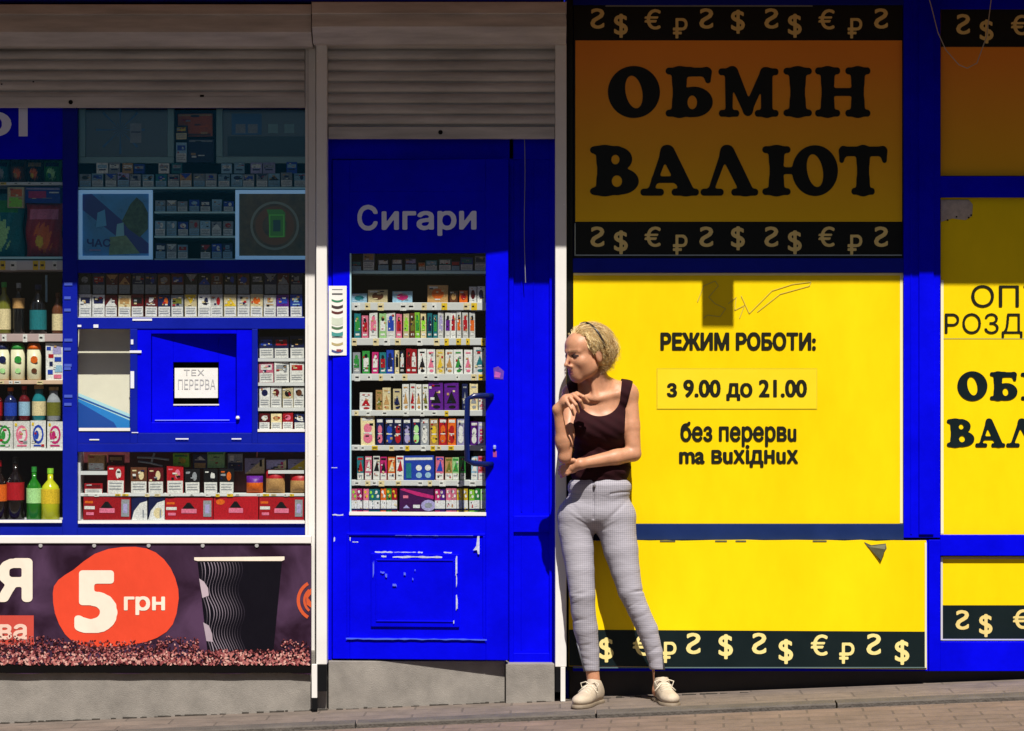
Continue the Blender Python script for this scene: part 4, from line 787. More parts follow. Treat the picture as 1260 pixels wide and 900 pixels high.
pack('milk_carton', 'white and blue speckled drink carton beside the cream cans', 'carton', None, 56, 77.5, 423, 468, .07, 'white', [(.05, .1, .3, .2, 'blue'), (.4, .08, .9, .3, 'lavender'), (.15, .3, .45, .4, 'red'), (.5, .38, .9, .5, 'blue'), (.2, .5, .4, .62, 'navy'), (.5, .6, .95, .78, 'pale blue'), (.1, .72, .4, .84, 'blue'), (.45, .85, .9, .95, 'pink')], .06)
for i, (xc, wd, ya, gl, lb, cp, ds) in enumerate(((-4, 14, 476, 'dark red', 'red', 'red', 'dark red small bottle at the left edge'), (13, 16, 477, 'navy', 'blue', 'orange', 'navy bottle with orange cap'), (30, 14, 475, 'dark red', 'pale blue', 'red', 'dark red bottle with pale blue label'), (48, 17, 474, 'teal', 'cream', 'tan', 'teal bottle with a tan cap'), (66, 17, 476, 'grey', 'olive', 'tan', 'grey bottle with a tan cap'))):
    bottle(xc, wd, ya, 518, .1, gl, lb, cp, ds + ' above the sachet row', 'small bottles above the sachets', neck=.6 if i > 2 else .4)
for i, (x0, x1, c) in enumerate(((-4, 16, 'green'), (17, 37, 'pink'), (38, 57, 'blue'), (58, 77.5, 'magenta'))):
    pack('sachet', f'white sachet with {c} print in the bright row above the soda bottles', 'sachet', 'white sachets in the left window', x0, x1, 518.5, 553, .062, 'white', [('o', .5, .48, .36, .34, c), ('o', .5, .48, .25, .24, 'white'), ('o', .4, .5, .14, .16, c), (.2, .84, .8, .9, c), ('o', .15, .12, .08, .06, 'yellow')], .01)
for i, (xc, wd, ya, gl, lb, cp, ds) in enumerate(((-2, 24, 566, '1a0c0a', 'orange', 'red', 'dark cola bottle with orange label at the left edge'), (19, 22, 562, '140a0a', 'red', 'black', 'dark cola bottle with red label'), (42, 19, 574, '1d6b18', 'pale green', 'green', 'green soda bottle with pale label'), (62, 23, 576, 'b8b820', 'yellow', 'lime', 'yellow soda bottle beside the blue post'))):
    bottle(xc, wd, ya, 640, .1, gl, lb, cp, ds, 'soda bottles at the bottom of the left window', neck=.3, lab=(.4, .68))

# ---- goods behind the door glass
STR = mat((.55, .55, .54), .4, .06, 12, name='door_price_strip')
shelves('white shelves with vapes and packs behind the glazed door', 428, 601, [(333.2, 337, SHELFG), (372.5, 382, STR), (416.2, 425, STR), (460.2, 468.5, STR), (505.2, 512, STR), (548.2, 554.5, STR), (591.2, 598, STR), (630.2, 634, STR)], .045, .25)
GN = ['top', 'second', 'third', 'fourth', 'fifth', 'sixth', 'seventh', 'bottom']
def drow(k, yb, items, kind, cat, deco):
    for i, it in enumerate(items):
        x0, x1, ya, c, a = it[:5]
        pack(kind, f'{c} and {a} {cat}, {ORD[i]} from left on the {GN[k]} shelf behind the door', cat, f'goods on the {GN[k]} door shelf', x0, x1, ya, yb, .052 + rr.uniform(0, .003), c, deco(i, c, a), .03)
def dA(i, c, a): return [(.08, .1, .92, .42, a)] + WARN('white' if c != 'navy' else 'pale blue')
def dB(i, c, a): return [('o', .5, .5, .3, .3, a), (.08, .08, .5, .2, 'white')]
def dC(i, c, a): return [(.15, .3, .85, .72, a), ('o', .5, .22, .22, .1, 'black' if i % 2 else a), (.2, .82, .8, .9, 'white')]
def dD(i, c, a): return [('t', [(.15, .75), (.5, .3), (.85, .75)], a), (.2, .1, .8, .16, a), ('o', .55, .88, .25, .06, a)]
drow(0, 333, [(433, 445, 322, 'navy', 'teal'), (447, 461, 311, 'grey', 'tan'), (465, 478, 319, 'navy', 'white'), (482, 495, 318, 'navy', 'white'), (498, 512, 318, 'navy', 'lavender'), (515, 523, 324, 'tan', 'orange'), (524, 538, 320, 'teal', 'pale blue'), (540, 555, 319, 'teal', 'white'), (556, 566, 321, 'navy', 'red'), (567, 582, 318, 'blue', 'teal'), (584, 597, 316, 'grey', 'navy')], 'cigarette_pack', 'cigarette pack', dA)
drow(1, 372.3, [(432, 451, 361, 'pale blue', 'teal'), (453, 477, 357, 'cream', 'brown'), (483, 507, 358, 'pale blue', 'magenta'), (526, 551, 352, 'tan', 'orange'), (553, 563, 358, 'brown', 'tan'), (565, 575, 358, 'orange', 'red'), (577, 586, 353, 'white', 'dark red'), (588, 597.5, 353, 'white', 'navy')], 'small_box', 'box', dB)
drow(2, 416, [(436, 444, 386, 'teal', 'green'), (446, 454, 388, 'pink', 'red'), (455, 465, 385, 'white', 'pink'), (466, 475, 386, 'pale green', 'white'), (476, 487, 385, 'white', 'blue'), (488, 495, 387, 'pink', 'red'), (496, 503, 386, 'cream', 'lime'), (504, 510, 386, 'brown', 'olive'), (511, 517, 385, 'lime', 'green'), (518, 525, 386, 'cream', 'lime'), (526, 532, 385, 'teal', 'navy'), (533, 538, 388, 'teal', 'green'), (539, 546, 384, 'white', 'lavender'), (547, 554, 384, 'white', 'purple'), (555, 561, 384, 'white', 'red'), (562, 568, 384, 'white', 'orange'), (569, 576, 384, 'white', 'red'), (577, 584, 384, 'white', 'orange')], 'vape_box', 'vape box', dC)
drow(3, 460, [(435, 444, 434, 'grey', 'green'), (446, 455, 433, 'green', 'white'), (457, 465, 434, 'magenta', 'white'), (467, 475, 434, 'teal', 'red'), (476, 485, 431, 'blue', 'navy'), (486, 491, 432, 'cream', 'black'), (492, 498, 432, 'black', 'white'), (499, 505, 430, 'red', 'dark red'), (506, 513, 430, 'red', 'white'), (515, 525, 430, 'white', 'black'), (526, 536, 430, 'white', 'pink'), (537, 547, 430, 'cream', 'yellow'), (548, 558, 430, 'white', 'tan'), (559, 570, 430, 'white', 'green'), (571, 581, 430, 'white', 'pink'), (582, 597.5, 428, 'white', 'teal')], 'vape_box', 'vape box', lambda i, c, a: dC(i, c, a) if i < 9 else dD(i, c, a))
drow(4, 505, [(443, 458, 483, 'white', 'red'), (462, 470, 480, 'tan', 'olive'), (471, 481, 478, 'cream', 'tan'), (484, 494, 478, 'cream', 'navy'), (495, 503, 473, 'white', 'tan'), (504, 511, 473, 'white', 'red'), (512, 519, 473, 'white', 'tan'), (520, 527, 473, 'white', 'olive'), (528, 546, 471, 'purple', 'black'), (547, 565, 471, 'purple', 'black'), (569, 576, 472, 'navy', 'grey'), (578, 588, 472, 'cream', 'grey'), (589, 597.5, 488, 'white', 'pink')], 'vape_box', 'vape box', dD)
drow(5, 548, [(444, 461, 511.8, 'cream', 'pink'), (464, 473, 515, 'navy', 'pink'), (474, 484, 515, 'navy', 'blue'), (485, 495, 515, 'navy', 'red'), (496, 506, 515, 'navy', 'lavender'), (507, 517, 515, 'navy', 'pale green'), (518, 528, 516, 'grey', 'white'), (529, 539, 516, 'tan', 'yellow'), (540, 550, 515, 'red', 'orange'), (551, 561, 515, 'orange', 'red'), (562, 572, 516, 'lavender', 'white'), (579, 588, 520, 'purple', 'white'), (589, 597.5, 520, 'lavender', 'magenta')], 'vape_box', 'vape box', lambda i, c, a: [(.12, .05, .88, .16, 'white'), ('o', .5, .42, .3, .16, a), ('o', .5, .75, .34, .18, a), (.2, .56, .8, .6, 'white')])
drow(6, 591, [(440, 448, 562, 'teal', 'red'), (449, 457, 562, 'pink', 'white'), (459, 467, 562, 'white', 'black'), (468, 476, 562, 'magenta', 'black'), (477, 486, 562, 'orange', 'cream'), (487, 496, 562, 'white', 'red'), (536, 546, 563, 'pink', 'blue'), (547, 556, 563, 'tan', 'olive'), (557, 565, 563, 'pale green', 'green'), (566, 573, 563, 'green', 'black'), (580, 588, 562, 'pale blue', 'white'), (589, 597.5, 562, 'pink', 'red')], 'vape_box', 'vape box', lambda i, c, a: [(.1, .05, .9, .14, a), ('t', [(.1, .62), (.6, .15), (.9, .62)], a), (0.03, .7, .97, .98, 'white'), (.2, .78, .8, .84, 'grey')])
pack('display_card', 'blue display card with white round tins on the seventh door shelf', 'display card', None, 497.5, 535, 561, 591, .05, 'blue', [(.05, .08, .95, .18, 'white'), ('o', .5, .5, .1, .12, 'white'), ('o', .8, .5, .1, .12, 'white'), ('o', .5, .8, .1, .12, 'pale blue'), ('o', .8, .8, .1, .12, 'pale blue'), (.08, .3, .25, .92, 'teal')], .02)
fl = ['pink', 'magenta', 'pink', 'teal', 'teal', 'orange', 'green', 'red']
drow(7, 630, [(432.5 + i * 7.1, 439 + i * 7.1, 602, fl[i], rr.choice(['white', 'yellow', 'lime'])) for i in range(8)] + [(534.5 + i * 7.1, 541 + i * 7.1, 602, ['magenta', 'purple', 'pink', 'pink', 'yellow', 'yellow', 'lime', 'green', 'pale green'][i], 'white') for i in range(9)], 'flavour_pack', 'flavour pack', lambda i, c, a: [('o', .35, .14, .22, .07, a), ('o', .65, .32, .2, .07, a), (0, .5, 1, .86, 'white'), (.0, .87, 1, .93, 'navy')])
pack('display_card', 'dark purple display card with a silver coil on the bottom door shelf', 'display card', None, 491, 533, 602, 630, .048, '3a0c40', [('t', [(.0, .05), (.5, .3), (1, .45), (1, .3), (.1, 0)], 'magenta'), ('o', .85, .72, .22, .24, 'lavender'), ('o', .85, .72, .12, .12, 'grey'), (.1, .3, .25, .42, 'pink'), (.4, .7, .6, .84, 'white'), ('t', [(.1, .85), (.2, .7), (.3, .85)], 'lavender')], .02)
# ------------------------------------------------------------------ the woman
class Field:
    """distance field on a regular grid; round shapes are blended in and the surface is drawn through it"""
    def __init__(s, lo, hi, h):
        s.lo = np.array(lo, float); s.h = h; s.n = np.ceil((np.array(hi) - s.lo) / h).astype(int) + 1; s.d = np.full(s.n, .2, np.float32)
    def win(s, lo, hi, pad):
        a = np.clip(np.floor((np.array(lo) - pad - s.lo) / s.h).astype(int), 0, s.n); b = np.clip(np.ceil((np.array(hi) + pad - s.lo) / s.h).astype(int) + 1, 0, s.n)
        sl_ = tuple(slice(i, j) for i, j in zip(a, b)); g = [s.lo[k] + s.h * np.arange(a[k], b[k]) for k in range(3)]
        return sl_, np.meshgrid(*g, indexing='ij', sparse=True)
    def put(s, fn, lo, hi, k=.02, op='u'):
        sl_, (X, Y, Z) = s.win(lo, hi, k + .012)
        if any(q.stop <= q.start for q in sl_): return
        f = fn(X, Y, Z); d = s.d[sl_]
        if op == 'u': s.d[sl_] = smin(d, f, k)
        else: s.d[sl_] = -smin(-d, f, k)
    def cap(s, a, b, ra, rb, k=.02, op='u'):
        a, b = np.array(a, float), np.array(b, float); ab = b - a; L = ab @ ab + 1e-9; r = max(ra, rb)
        def fn(X, Y, Z):
            t = np.clip(((X - a[0]) * ab[0] + (Y - a[1]) * ab[1] + (Z - a[2]) * ab[2]) / L, 0, 1)
            return np.sqrt((X - a[0] - t * ab[0]) ** 2 + (Y - a[1] - t * ab[1]) ** 2 + (Z - a[2] - t * ab[2]) ** 2) - (ra + (rb - ra) * t)
        s.put(fn, np.minimum(a, b) - r, np.maximum(a, b) + r, k, op)
    def ell(s, c, r, M=None, k=.02, op='u'):
        c = np.array(c, float); r = np.array(r, float); M = np.eye(3) if M is None else M; R = r.max()
        def fn(X, Y, Z):
            x, y, z = X - c[0], Y - c[1], Z - c[2]
            q = [M[0, i] * x + M[1, i] * y + M[2, i] * z for i in range(3)]
            k0 = np.sqrt(sum((q[i] / r[i]) ** 2 for i in range(3))); k1 = np.sqrt(sum((q[i] / r[i] ** 2) ** 2 for i in range(3))) + 1e-6
            return k0 * (k0 - 1) / k1
        s.put(fn, c - R, c + R, k, op)
    def grid(s): return np.meshgrid(*[s.lo[k] + s.h * np.arange(s.n[k]) for k in range(3)], indexing='ij', sparse=True)
    def surface(s, relax=2):
        d = s.d; n = d.shape; ins = d < 0
        c = np.zeros((n[0] - 1, n[1] - 1, n[2] - 1), np.int8)
        for i in (0, 1):
            for j in (0, 1):
                for k in (0, 1): c += ins[i:n[0] - 1 + i, j:n[1] - 1 + j, k:n[2] - 1 + k]
        cell = np.argwhere((c > 0) & (c < 8)); idx = np.full(c.shape, -1, np.int32); idx[tuple(cell.T)] = np.arange(len(cell))
        acc = np.zeros((len(cell), 3)); cnt = np.zeros(len(cell))
        for ax in range(3):
            for o1 in (0, 1):
                for o2 in (0, 1):
                    off = [0, 0, 0]; oth = [q for q in range(3) if q != ax]; off[oth[0]] = o1; off[oth[1]] = o2
                    p = cell + off; q = p.copy(); q[:, ax] += 1; a = d[tuple(p.T)]; b = d[tuple(q.T)]; m = (a < 0) != (b < 0)
                    t = np.where(m, a / np.where(a - b == 0, 1, a - b), 0); pos = p.astype(float); pos[:, ax] += t
                    acc[m] += pos[m]; cnt[m] += 1
        v = acc / cnt[:, None] * s.h + s.lo; F = []
        for ax in range(3):
            sl0 = [slice(None)] * 3; sl1 = [slice(None)] * 3; sl0[ax] = slice(0, n[ax] - 1); sl1[ax] = slice(1, n[ax])
            e = np.argwhere(ins[tuple(sl0)] != ins[tuple(sl1)]); b1, b2 = [(1, 2), (2, 0), (0, 1)][ax]
            e = e[(e[:, b1] > 0) & (e[:, b2] > 0) & (e[:, b1] < n[b1] - 1) & (e[:, b2] < n[b2] - 1)]
            q = []
            for da, db in ((1, 1), (0, 1), (0, 0), (1, 0)):
                w_ = e.copy(); w_[:, b1] -= da; w_[:, b2] -= db; q.append(idx[tuple(w_.T)])
            q = np.stack(q, 1); fl = ~ins[tuple(e.T)]; q[fl] = q[fl][:, ::-1]; F.append(q)
        F = np.concatenate(F); F = F[(F >= 0).all(1)]
        for _ in range(relax):                                        # light Laplacian smoothing
            sm = np.zeros_like(v); ct = np.zeros(len(v))
            for i in range(4):
                a, b = F[:, i], F[:, (i + 1) % 4]; np.add.at(sm, a, v[b]); np.add.at(ct, a, 1); np.add.at(sm, b, v[a]); np.add.at(ct, b, 1)
            v = v * .5 + .5 * sm / np.maximum(ct, 1)[:, None]
        return v, F
def link_mesh(name, v, F, mats, par, mi=None):
    off = np.zeros(3); q = par
    while q is not None: off += np.array(q.location); q = q.parent
    me = bpy.data.meshes.new(name); me.vertices.add(len(v)); me.vertices.foreach_set('co', (v - off).astype(np.float32).ravel())
    F = np.asarray(F, np.int32); me.loops.add(F.size); me.loops.foreach_set('vertex_index', F.ravel()); me.polygons.add(len(F))
    me.polygons.foreach_set('loop_start', np.arange(0, F.size, F.shape[1], dtype=np.int32)); me.polygons.foreach_set('loop_total', np.full(len(F), F.shape[1], np.int32))
    me.polygons.foreach_set('use_smooth', np.ones(len(F), bool))
    for m in mats: me.materials.append(m)
    if mi is not None: me.polygons.foreach_set('material_index', np.asarray(mi, np.int32))
    me.update(calc_edges=True); me.validate(); o = bpy.data.objects.new(name, me); C.objects.link(o); o.parent = par; return o
gx = PX(760, -.25)
woman = empty('person', (gx, -.25, gz(gx)), 'woman with curly blonde hair in dark tank top and pale checked trousers by yellow board', 'person')
def skin_mat():
    m = mat((.56, .265, .15), .5, .2, 22., .05, 220, name='skin'); b = m.node_tree.nodes['Principled BSDF']
    b.inputs['Subsurface Weight'].default_value = .12; b.inputs['Subsurface Radius'].default_value = (.012, .004, .002); return m
SKIN = skin_mat(); LIP = mat((.34, .11, .085), .4, name='lips'); BROW = mat((.30, .15, .075), .7, name='eyebrow'); LID = mat((.055, .025, .02), .6, name='lash_and_socket_shade')
# head frame: turned to her right (picture left), chin a little down
yaw, pitch = R_(58), R_(9)
hf = np.array((-math.sin(yaw) * math.cos(pitch), -math.cos(yaw) * math.cos(pitch), -math.sin(pitch)))
hr = np.array((math.cos(yaw), -math.sin(yaw), 0)); hu = np.cross(hr, hf)
if hu[2] < 0: hr = -hr; hu = np.cross(hr, hf)
HM = np.stack([hr, hf, hu], 1); HC = P(722.5, 436, -.25)
HS = 1.0
def hp(x, y, z): return HC + HM @ (np.array((x, y, z)) * HS)
B = Field((PX(672), -.55, -.02), (PX(802), -.02, PZ(388, -.25)), .0032)
Lsh, Rsh = P(773.5, 486, -.185), P(705, 486, -.18)
Lel, Lwr = P(780, 559, -.225), P(714, 571.5, -.325)
Rel, Rwr = P(695, 563, -.335), P(686.5, 504, -.380)
# torso
B.ell(P(738, 522, -.185), (.128, .088, .155), k=.03); B.ell(P(739, 575, -.18), (.118, .082, .11), k=.04); B.ell(P(736, 618, -.175), (.125, .085, .09), k=.04)
B.cap(P(714, 486, -.18), P(764, 485, -.185), .041, .041, k=.05)
B.ell(P(721, 527, -.262), (.052, .045, .050), k=.04); B.ell(P(752, 527, -.258), (.052, .045, .050), k=.04)
B.cap(P(740, 489, -.185), P(733, 462, -.215), .058, .050, k=.05); B.cap(P(746, 474, -.17), P(766, 482, -.18), .03, .03, k=.04); B.cap(P(728, 475, -.17), P(711, 483, -.18), .03, .03, k=.04)
B.cap(P(736, 491, -.262), P(760, 485, -.235), .012, .009, k=.02); B.cap(P(728, 491, -.262), P(709, 486, -.23), .012, .009, k=.02)     # collarbones
B.cap(P(729, 468, -.262), P(733, 491, -.262), .010, .008, k=.018)
# arms
B.ell(Lsh, (.045, .047, .05), k=.04); B.cap(Lsh, Lsh + .55 * (Lel - Lsh), .041, .039, k=.012); B.cap(Lsh + .5 * (Lel - Lsh), Lel, .039, .032, k=.006)
B.cap(Lel, Lel + .35 * (Lwr - Lel), .032, .0345, k=.010); B.cap(Lel + .3 * (Lwr - Lel), Lwr, .0345, .0215, k=.006)
B.ell(Rsh, (.046, .048, .05), k=.04); B.cap(Rsh, Rel, .037, .029, k=.02)
B.cap(Rel, Rel + .35 * (Rwr - Rel), .0255, .0275, k=.008); B.cap(Rel + .3 * (Rwr - Rel), Rwr, .0275, .0185, k=.02)
# right hand, loosely curled under the chin
def finger(pts, r0, r1):
    for i in range(len(pts) - 1):
        a = r0 + (r1 - r0) * i / (len(pts) - 1); b = r0 + (r1 - r0) * (i + 1) / (len(pts) - 1); B.cap(pts[i], pts[i + 1], a, b, k=.003)
B.cap(Rwr, P(697, 492, -.392), .0195, .023, k=.02); B.cap(P(697, 495, -.40), P(707, 488, -.392), .022, .018, k=.015)
for kn, mid, tip, r in (((710, 484.5, -.385), (718, 488.5, -.408), (724, 495, -.392), .0088), ((706, 486.5, -.405), (714, 493.5, -.432), (718, 502, -.412), .0092), ((702, 490, -.420), (709, 498.5, -.442), (712, 507.5, -.420), .0088), ((698, 495, -.428), (703.5, 503.5, -.445), (706, 511, -.424), .0076)):
    finger([P(699 + (kn[0] - 699) * .3, 494 + (kn[1] - 494) * .3, -.395), P(*kn), P(*mid), P(*tip)], r * 1.12, r * .82)
finger([P(697, 497, -.372), P(706, 492, -.362), P(714, 489.5, -.372), P(721, 491, -.384)], .0105, .0078)
# left hand, tucked under the other elbow
B.cap(Lwr, P(705.5, 575.5, -.315), .022, .021, k=.015); B.ell(P(703, 577, -.31), (.026, .016, .022), k=.012)
for i, (dy, l) in enumerate(((-4, 13), (-.5, 15), (3, 14), (6.5, 10.5))):
    finger([P(704, 575 + dy * .8, -.318), P(698, 577 + dy, -.322), P(698 - l * .45, 579 + dy * 1.05, -.302), P(698 - l * .65, 580 + dy * 1.1, -.28)], .0090 - .0006 * (i == 3), .0074)
finger([P(710, 569, -.33), P(706, 567, -.335), P(701, 568.5, -.33)], .0100, .0080)
# legs inside the trousers, ankles and feet
def leg(F_, pts, k=.006, dr=0.):
    for a, b in zip(pts[:-1], pts[1:]): F_.cap(P(*a[:3]), P(*b[:3]), a[3] + dr, b[3] + dr, k=k)
RL = [(708.5, 640, -.175, .078), (708.5, 653, -.18, .0745), (711.4, 678, -.20, .068), (714.2, 703, -.22, .061), (716.8, 733, -.235, .0560), (718, 753, -.228, .052), (721, 775, -.22, .0525), (725.5, 803, -.213, .0425), (728.5, 830, -.215, .034)]
LL = [(759.5, 640, -.175, .083), (759.5, 653, -.18, .082), (764.5, 678, -.198, .075), (769.9, 703, -.215, .0625), (776, 728, -.23, .0535), (786.5, 753, -.232, .046), (797, 776, -.225, .0455), (805.3, 803, -.225, .037), (810, 828, -.225, .031)]
leg(B, RL, dr=-.012); leg(B, LL, dr=-.012)
B.cap(P(729, 820, -.215), P(731.5, 850, -.215), .027, .030, k=.01); B.cap(P(810, 820, -.225), P(813.5, 850, -.225), .026, .030, k=.01)
B.cap(P(730, 853, -.22), P(722, 861, -.30), .030, .024, k=.02); B.cap(P(812, 852, -.23), P(819, 861, -.32), .030, .024, k=.02)
# head
def he(c, r, k=.02, op='u'): B.ell(hp(*c), np.array(r) * HS, HM, k, op)
def hcap(a, b, ra, rb, k=.01, op='u'): B.cap(hp(*a), hp(*b), ra * HS, rb * HS, k, op)
he((0, -.015, .040), (.073, .092, .080)); he((0, .032, -.018), (.056, .062, .080)); he((0, .048, .045), (.056, .045, .045), .03)
he((0, .064, -.088), (.024, .024, .020), .03); hcap((.042, -.002, -.052), (.016, .064, -.090), .016, .015, .03); hcap((-.042, -.002, -.052), (-.016, .064, -.090), .016, .015, .03)
for s_ in (-1, 1):
    he((s_ * .041, .056, -.022), (.024, .024, .022), .03); he((s_ * .037, .030, -.050), (.020, .034, .034), .03); hcap((s_ * .012, .090, .024), (s_ * .046, .068, .024), .009, .008, .014)
    he((s_ * .032, .098, .004), (.017, .018, .0115), .012, 's'); he((s_ * .032, .0765, .003), (.0145, .0125, .0125), .002)
    hcap((s_ * .018, .086, .010), (s_ * .045, .077, .007), .0045, .004, .004)
    he((s_ * .0745, -.012, -.008), (.009, .017, .031), .008); he((s_ * .011, .097, -.037), (.008, .010, .007), .006)
hcap((0, .089, .016), (0, .112, -.026), .0065, .0080, .010); he((0, .114, -.030), (.0082, .0095, .0075), .006)
he((0, .080, -.062), (.030, .014, .024), .02)
hcap((-.017, .085, -.0605), (.017, .085, -.0605), .0045, .0045, .005); he((0, .0925, -.0585), (.012, .005, .0045), .006); hcap((-.014, .086, -.071), (.014, .086, -.071), .005, .005, .006); he((0, .091, -.0705), (.011, .005, .005), .006)
hcap((-.02, .098, -.0655), (.02, .098, -.0655), .0022, .0022, .003, 's')
v, F = B.surface(2); ctr = v[F].mean(1)
loc = (ctr - HC) @ HM / HS; mi = np.zeros(len(F), int); face = loc[:, 1] > .05
x_, y_, z_ = loc.T
mi[face & (np.abs(x_) < .019) & (z_ < -.0545) & (z_ > -.0785) & (y_ > .079) & (np.abs(z_ + .066) < .0115 - .1 * np.abs(x_))] = 1
mi[face & (np.abs(z_ - .0245 - .10 * np.maximum(0, .03 - np.abs(np.abs(x_) - .03))) < .0036) & (np.abs(x_) > .012) & (np.abs(x_) < .05)] = 2
mi[face & (np.abs(np.abs(x_) - .032) < .0175) & (np.abs(z_ - .005) < .0085 - .0045 * ((np.abs(x_) - .032) / .0175) ** 2)] = 3  # dark eye patch: lashes, with the shade of the socket painted in
link_mesh('body', v, F, [SKIN, LIP, BROW, LID], woman, mi)
# hair: a shaped cap with many wavy locks over it
HB = mat((.66, .44, .17), .45, .35, 90., name='hair_blonde'); HL = mat((.90, .72, .40), .4, .2, 90., name='hair_light'); HD = mat((.46, .28, .11), .5, .3, 90., name='hair_dark')
H = Field(HC - .2, HC + .2, .0035); keep = B; B = H
he((0, -.022, .046), (.077, .094, .081)); he((0, -.068, -.015), (.062, .042, .062), .04); he((.052, -.045, -.005), (.026, .040, .052), .03); he((-.052, -.045, -.005), (.026, .040, .052), .03)
he((0, .115, -.02), (.09, .085, .095), .015, 's'); he((0, .06, -.09), (.11, .075, .09), .01, 's'); he((.085, .012, -.02), (.03, .032, .05), .01, 's'); he((-.085, .012, -.02), (.03, .032, .05), .01, 's')
X, Y, Z = H.grid(); H.d = H.d + (.003 * np.sin(X * 190 + Z * 60) * np.sin(Y * 170 - Z * 90)).astype(np.float32)
v, F = H.surface(1); hair = link_mesh('hair', v, F, [HB], woman); B = keep
rh = random.Random(5); locks = {0: MB(), 1: MB(), 2: MB()}
HC0, HR0 = np.array((0, -.022, .044)), np.array((.080, .097, .080))
def strand(p, vel, L, rad0, lift, amp, curl, g, n=17):
    ph, ph2 = rh.uniform(0, 6.28), rh.uniform(0, 6.28); pts = []; q = np.array(p, float); vel = np.array(vel, float)
    for i in range(n):
        t = i / (n - 1); off = (q - HC0) / HR0; dist = np.linalg.norm(off)
        want = 1 + (lift - 1) * min(1, 2.5 * t)
        if dist < want: q = HC0 + off / dist * want * HR0
        a_ = amp * (.25 + t * curl)
        pts.append(q + a_ * np.array((math.sin(9 * t * curl + ph), math.cos(8.5 * t * curl + ph2), .6 * math.sin(9.5 * t * curl + ph2))) * min(1, 4 * t))
        nrm = off / max(dist, 1e-3); vel = vel - nrm * (nrm @ vel) * .6; vel = vel / (np.linalg.norm(vel) + 1e-6)
        q = q + vel * L / (n - 1); vel = vel * .88 + np.array((0, -.07, -.25))
    lp = np.array(pts)
    if lp[:, 2].min() < -.152 or (lp[:, 1] > .040)[lp[:, 2] < .03].any() or (lp[:, 1] > -.012)[lp[:, 2] < -.025].any() or np.abs(lp[:, 0]).max() > .112: return
    locks[g].tube([hp(*x) for x in pts], [rad0 * (1 - .8 * (i / (n - 1)) ** 2) for i in range(n)], (HB, HL, HD)[g], 5)
for k in range(3600):                                           # swept back over the crown
    a = rh.uniform(-math.pi, math.pi); e = rh.uniform(-.05, 1.5); d = np.array((math.cos(e) * math.sin(a), math.cos(e) * math.cos(a), math.sin(e)))
    if (d[1] > .60 and d[2] < .44) or (d[1] > .25 and d[2] < .15): continue
    fly = rh.random() < .12
    strand(HC0 + d * HR0 * .99, (d[0] * .5, -1.0 if d[2] > .2 else -.5, .25 if d[1] > .35 else -.25), rh.uniform(.08, .17), rh.uniform(.0004, .0007) if fly else rh.uniform(.0004, .0009), rh.uniform(1.02, 1.2) if fly else rh.uniform(1.0, 1.10 + .10 * max(0, d[1])), rh.uniform(.003, .009), 1.0, rh.choices((0, 1, 2), (5, 5, 2.2))[0])
for k in range(3000):                                            # loose curls at the back and sides
    a = rh.choice((-1, 1)) * rh.uniform(1.45, math.pi); e = rh.uniform(-.75, .45); d = np.array((math.cos(e) * math.sin(a), math.cos(e) * math.cos(a), math.sin(e)))
    strand(HC0 + d * HR0 * np.array((.93, .95, 1)), (d[0] * .3, -.35, -.9), rh.uniform(.09, .19), rh.uniform(.0004, .0009), rh.uniform(1.0, 1.34), rh.uniform(.006, .018), 1.25, rh.choices((0, 1, 2), (4, 4, 4))[0])
for k in range(150):                                             # wisps over the temple and above the ear
    s_ = rh.choice((-1, 1)); strand((s_ * rh.uniform(.058, .068), rh.uniform(.005, .035), rh.uniform(.035, .08)), (s_ * .15, -.9, -.45), rh.uniform(.05, .09), rh.uniform(.0008, .0015), 1.03, .004, 1., rh.choice((0, 1)))
for k in range(170):
    s_ = rh.choice((-1, 1)); strand((s_ * rh.uniform(.056, .068), rh.uniform(.0, .04), rh.uniform(.065, .10)), (s_ * .25, -.45, -.9), rh.uniform(.05, .085), rh.uniform(.0008, .0014), 1.04, .004, 1., rh.choice((0, 1, 1)))
allk = MB()
for g in locks: allk.raw(locks[g].v, locks[g].f, (HB, HL, HD)[g])
allk.build('hair_locks', hair, smooth=True)
# dark band pushed up in the hair
bd = MB(); pts = [hp(.097 * math.cos(t), -.034 + .024 * math.sin(t) , .026 + .110 * math.sin(t)) for t in np.linspace(.02, math.pi - .02, 26)]
bd.tube(pts, .0052, mat((.02, .012, .012), .3, name='band_plastic'), 8); bd.build('hair_band', woman, smooth=True)
# tank top
TOPM = mat((.024, .0045, .007), .85, .25, 30., .12, 350, name='maroon_cotton', spec=.15)
T_ = Field((PX(672), -.42, PZ(606)), (PX(800), -.02, PZ(462)), .0034); B_keep = B; B = T_; e = .0085
B.ell(P(738, 522, -.185), (.128 + e, .088 + e, .155 + e), k=.03); B.ell(P(739, 575, -.18), (.118 + e * 1.6, .082 + e * 1.6, .11 + e), k=.04); B.ell(P(736, 612, -.178), (.133 + e, .092 + e, .09), k=.04)
B.cap(P(714, 486, -.18), P(764, 485, -.185), .041 + e * .8, .041 + e * .8, k=.05)
B.ell(P(721, 527, -.262), (.052 + e, .045 + e, .050 + e), k=.05); B.ell(P(752, 527, -.258), (.052 + e, .045 + e, .050 + e), k=.05)
B.cap(P(746, 474, -.17), P(766, 482, -.18), .03 + e, .03 + e, k=.04); B.cap(P(728, 475, -.17), P(711, 483, -.18), .03 + e, .03 + e, k=.04)
B.ell(Lsh, (.048 + e, .05 + e, .052 + e * .8), k=.04); B.ell(Rsh, (.046 + e, .048 + e, .05 + e * .8), k=.04)
X, Y, Z = T_.grid(); sc = (D + Y) / D; U = X / sc * 280 + 630; V = 450 - (Z - 1.5) / sc * 280
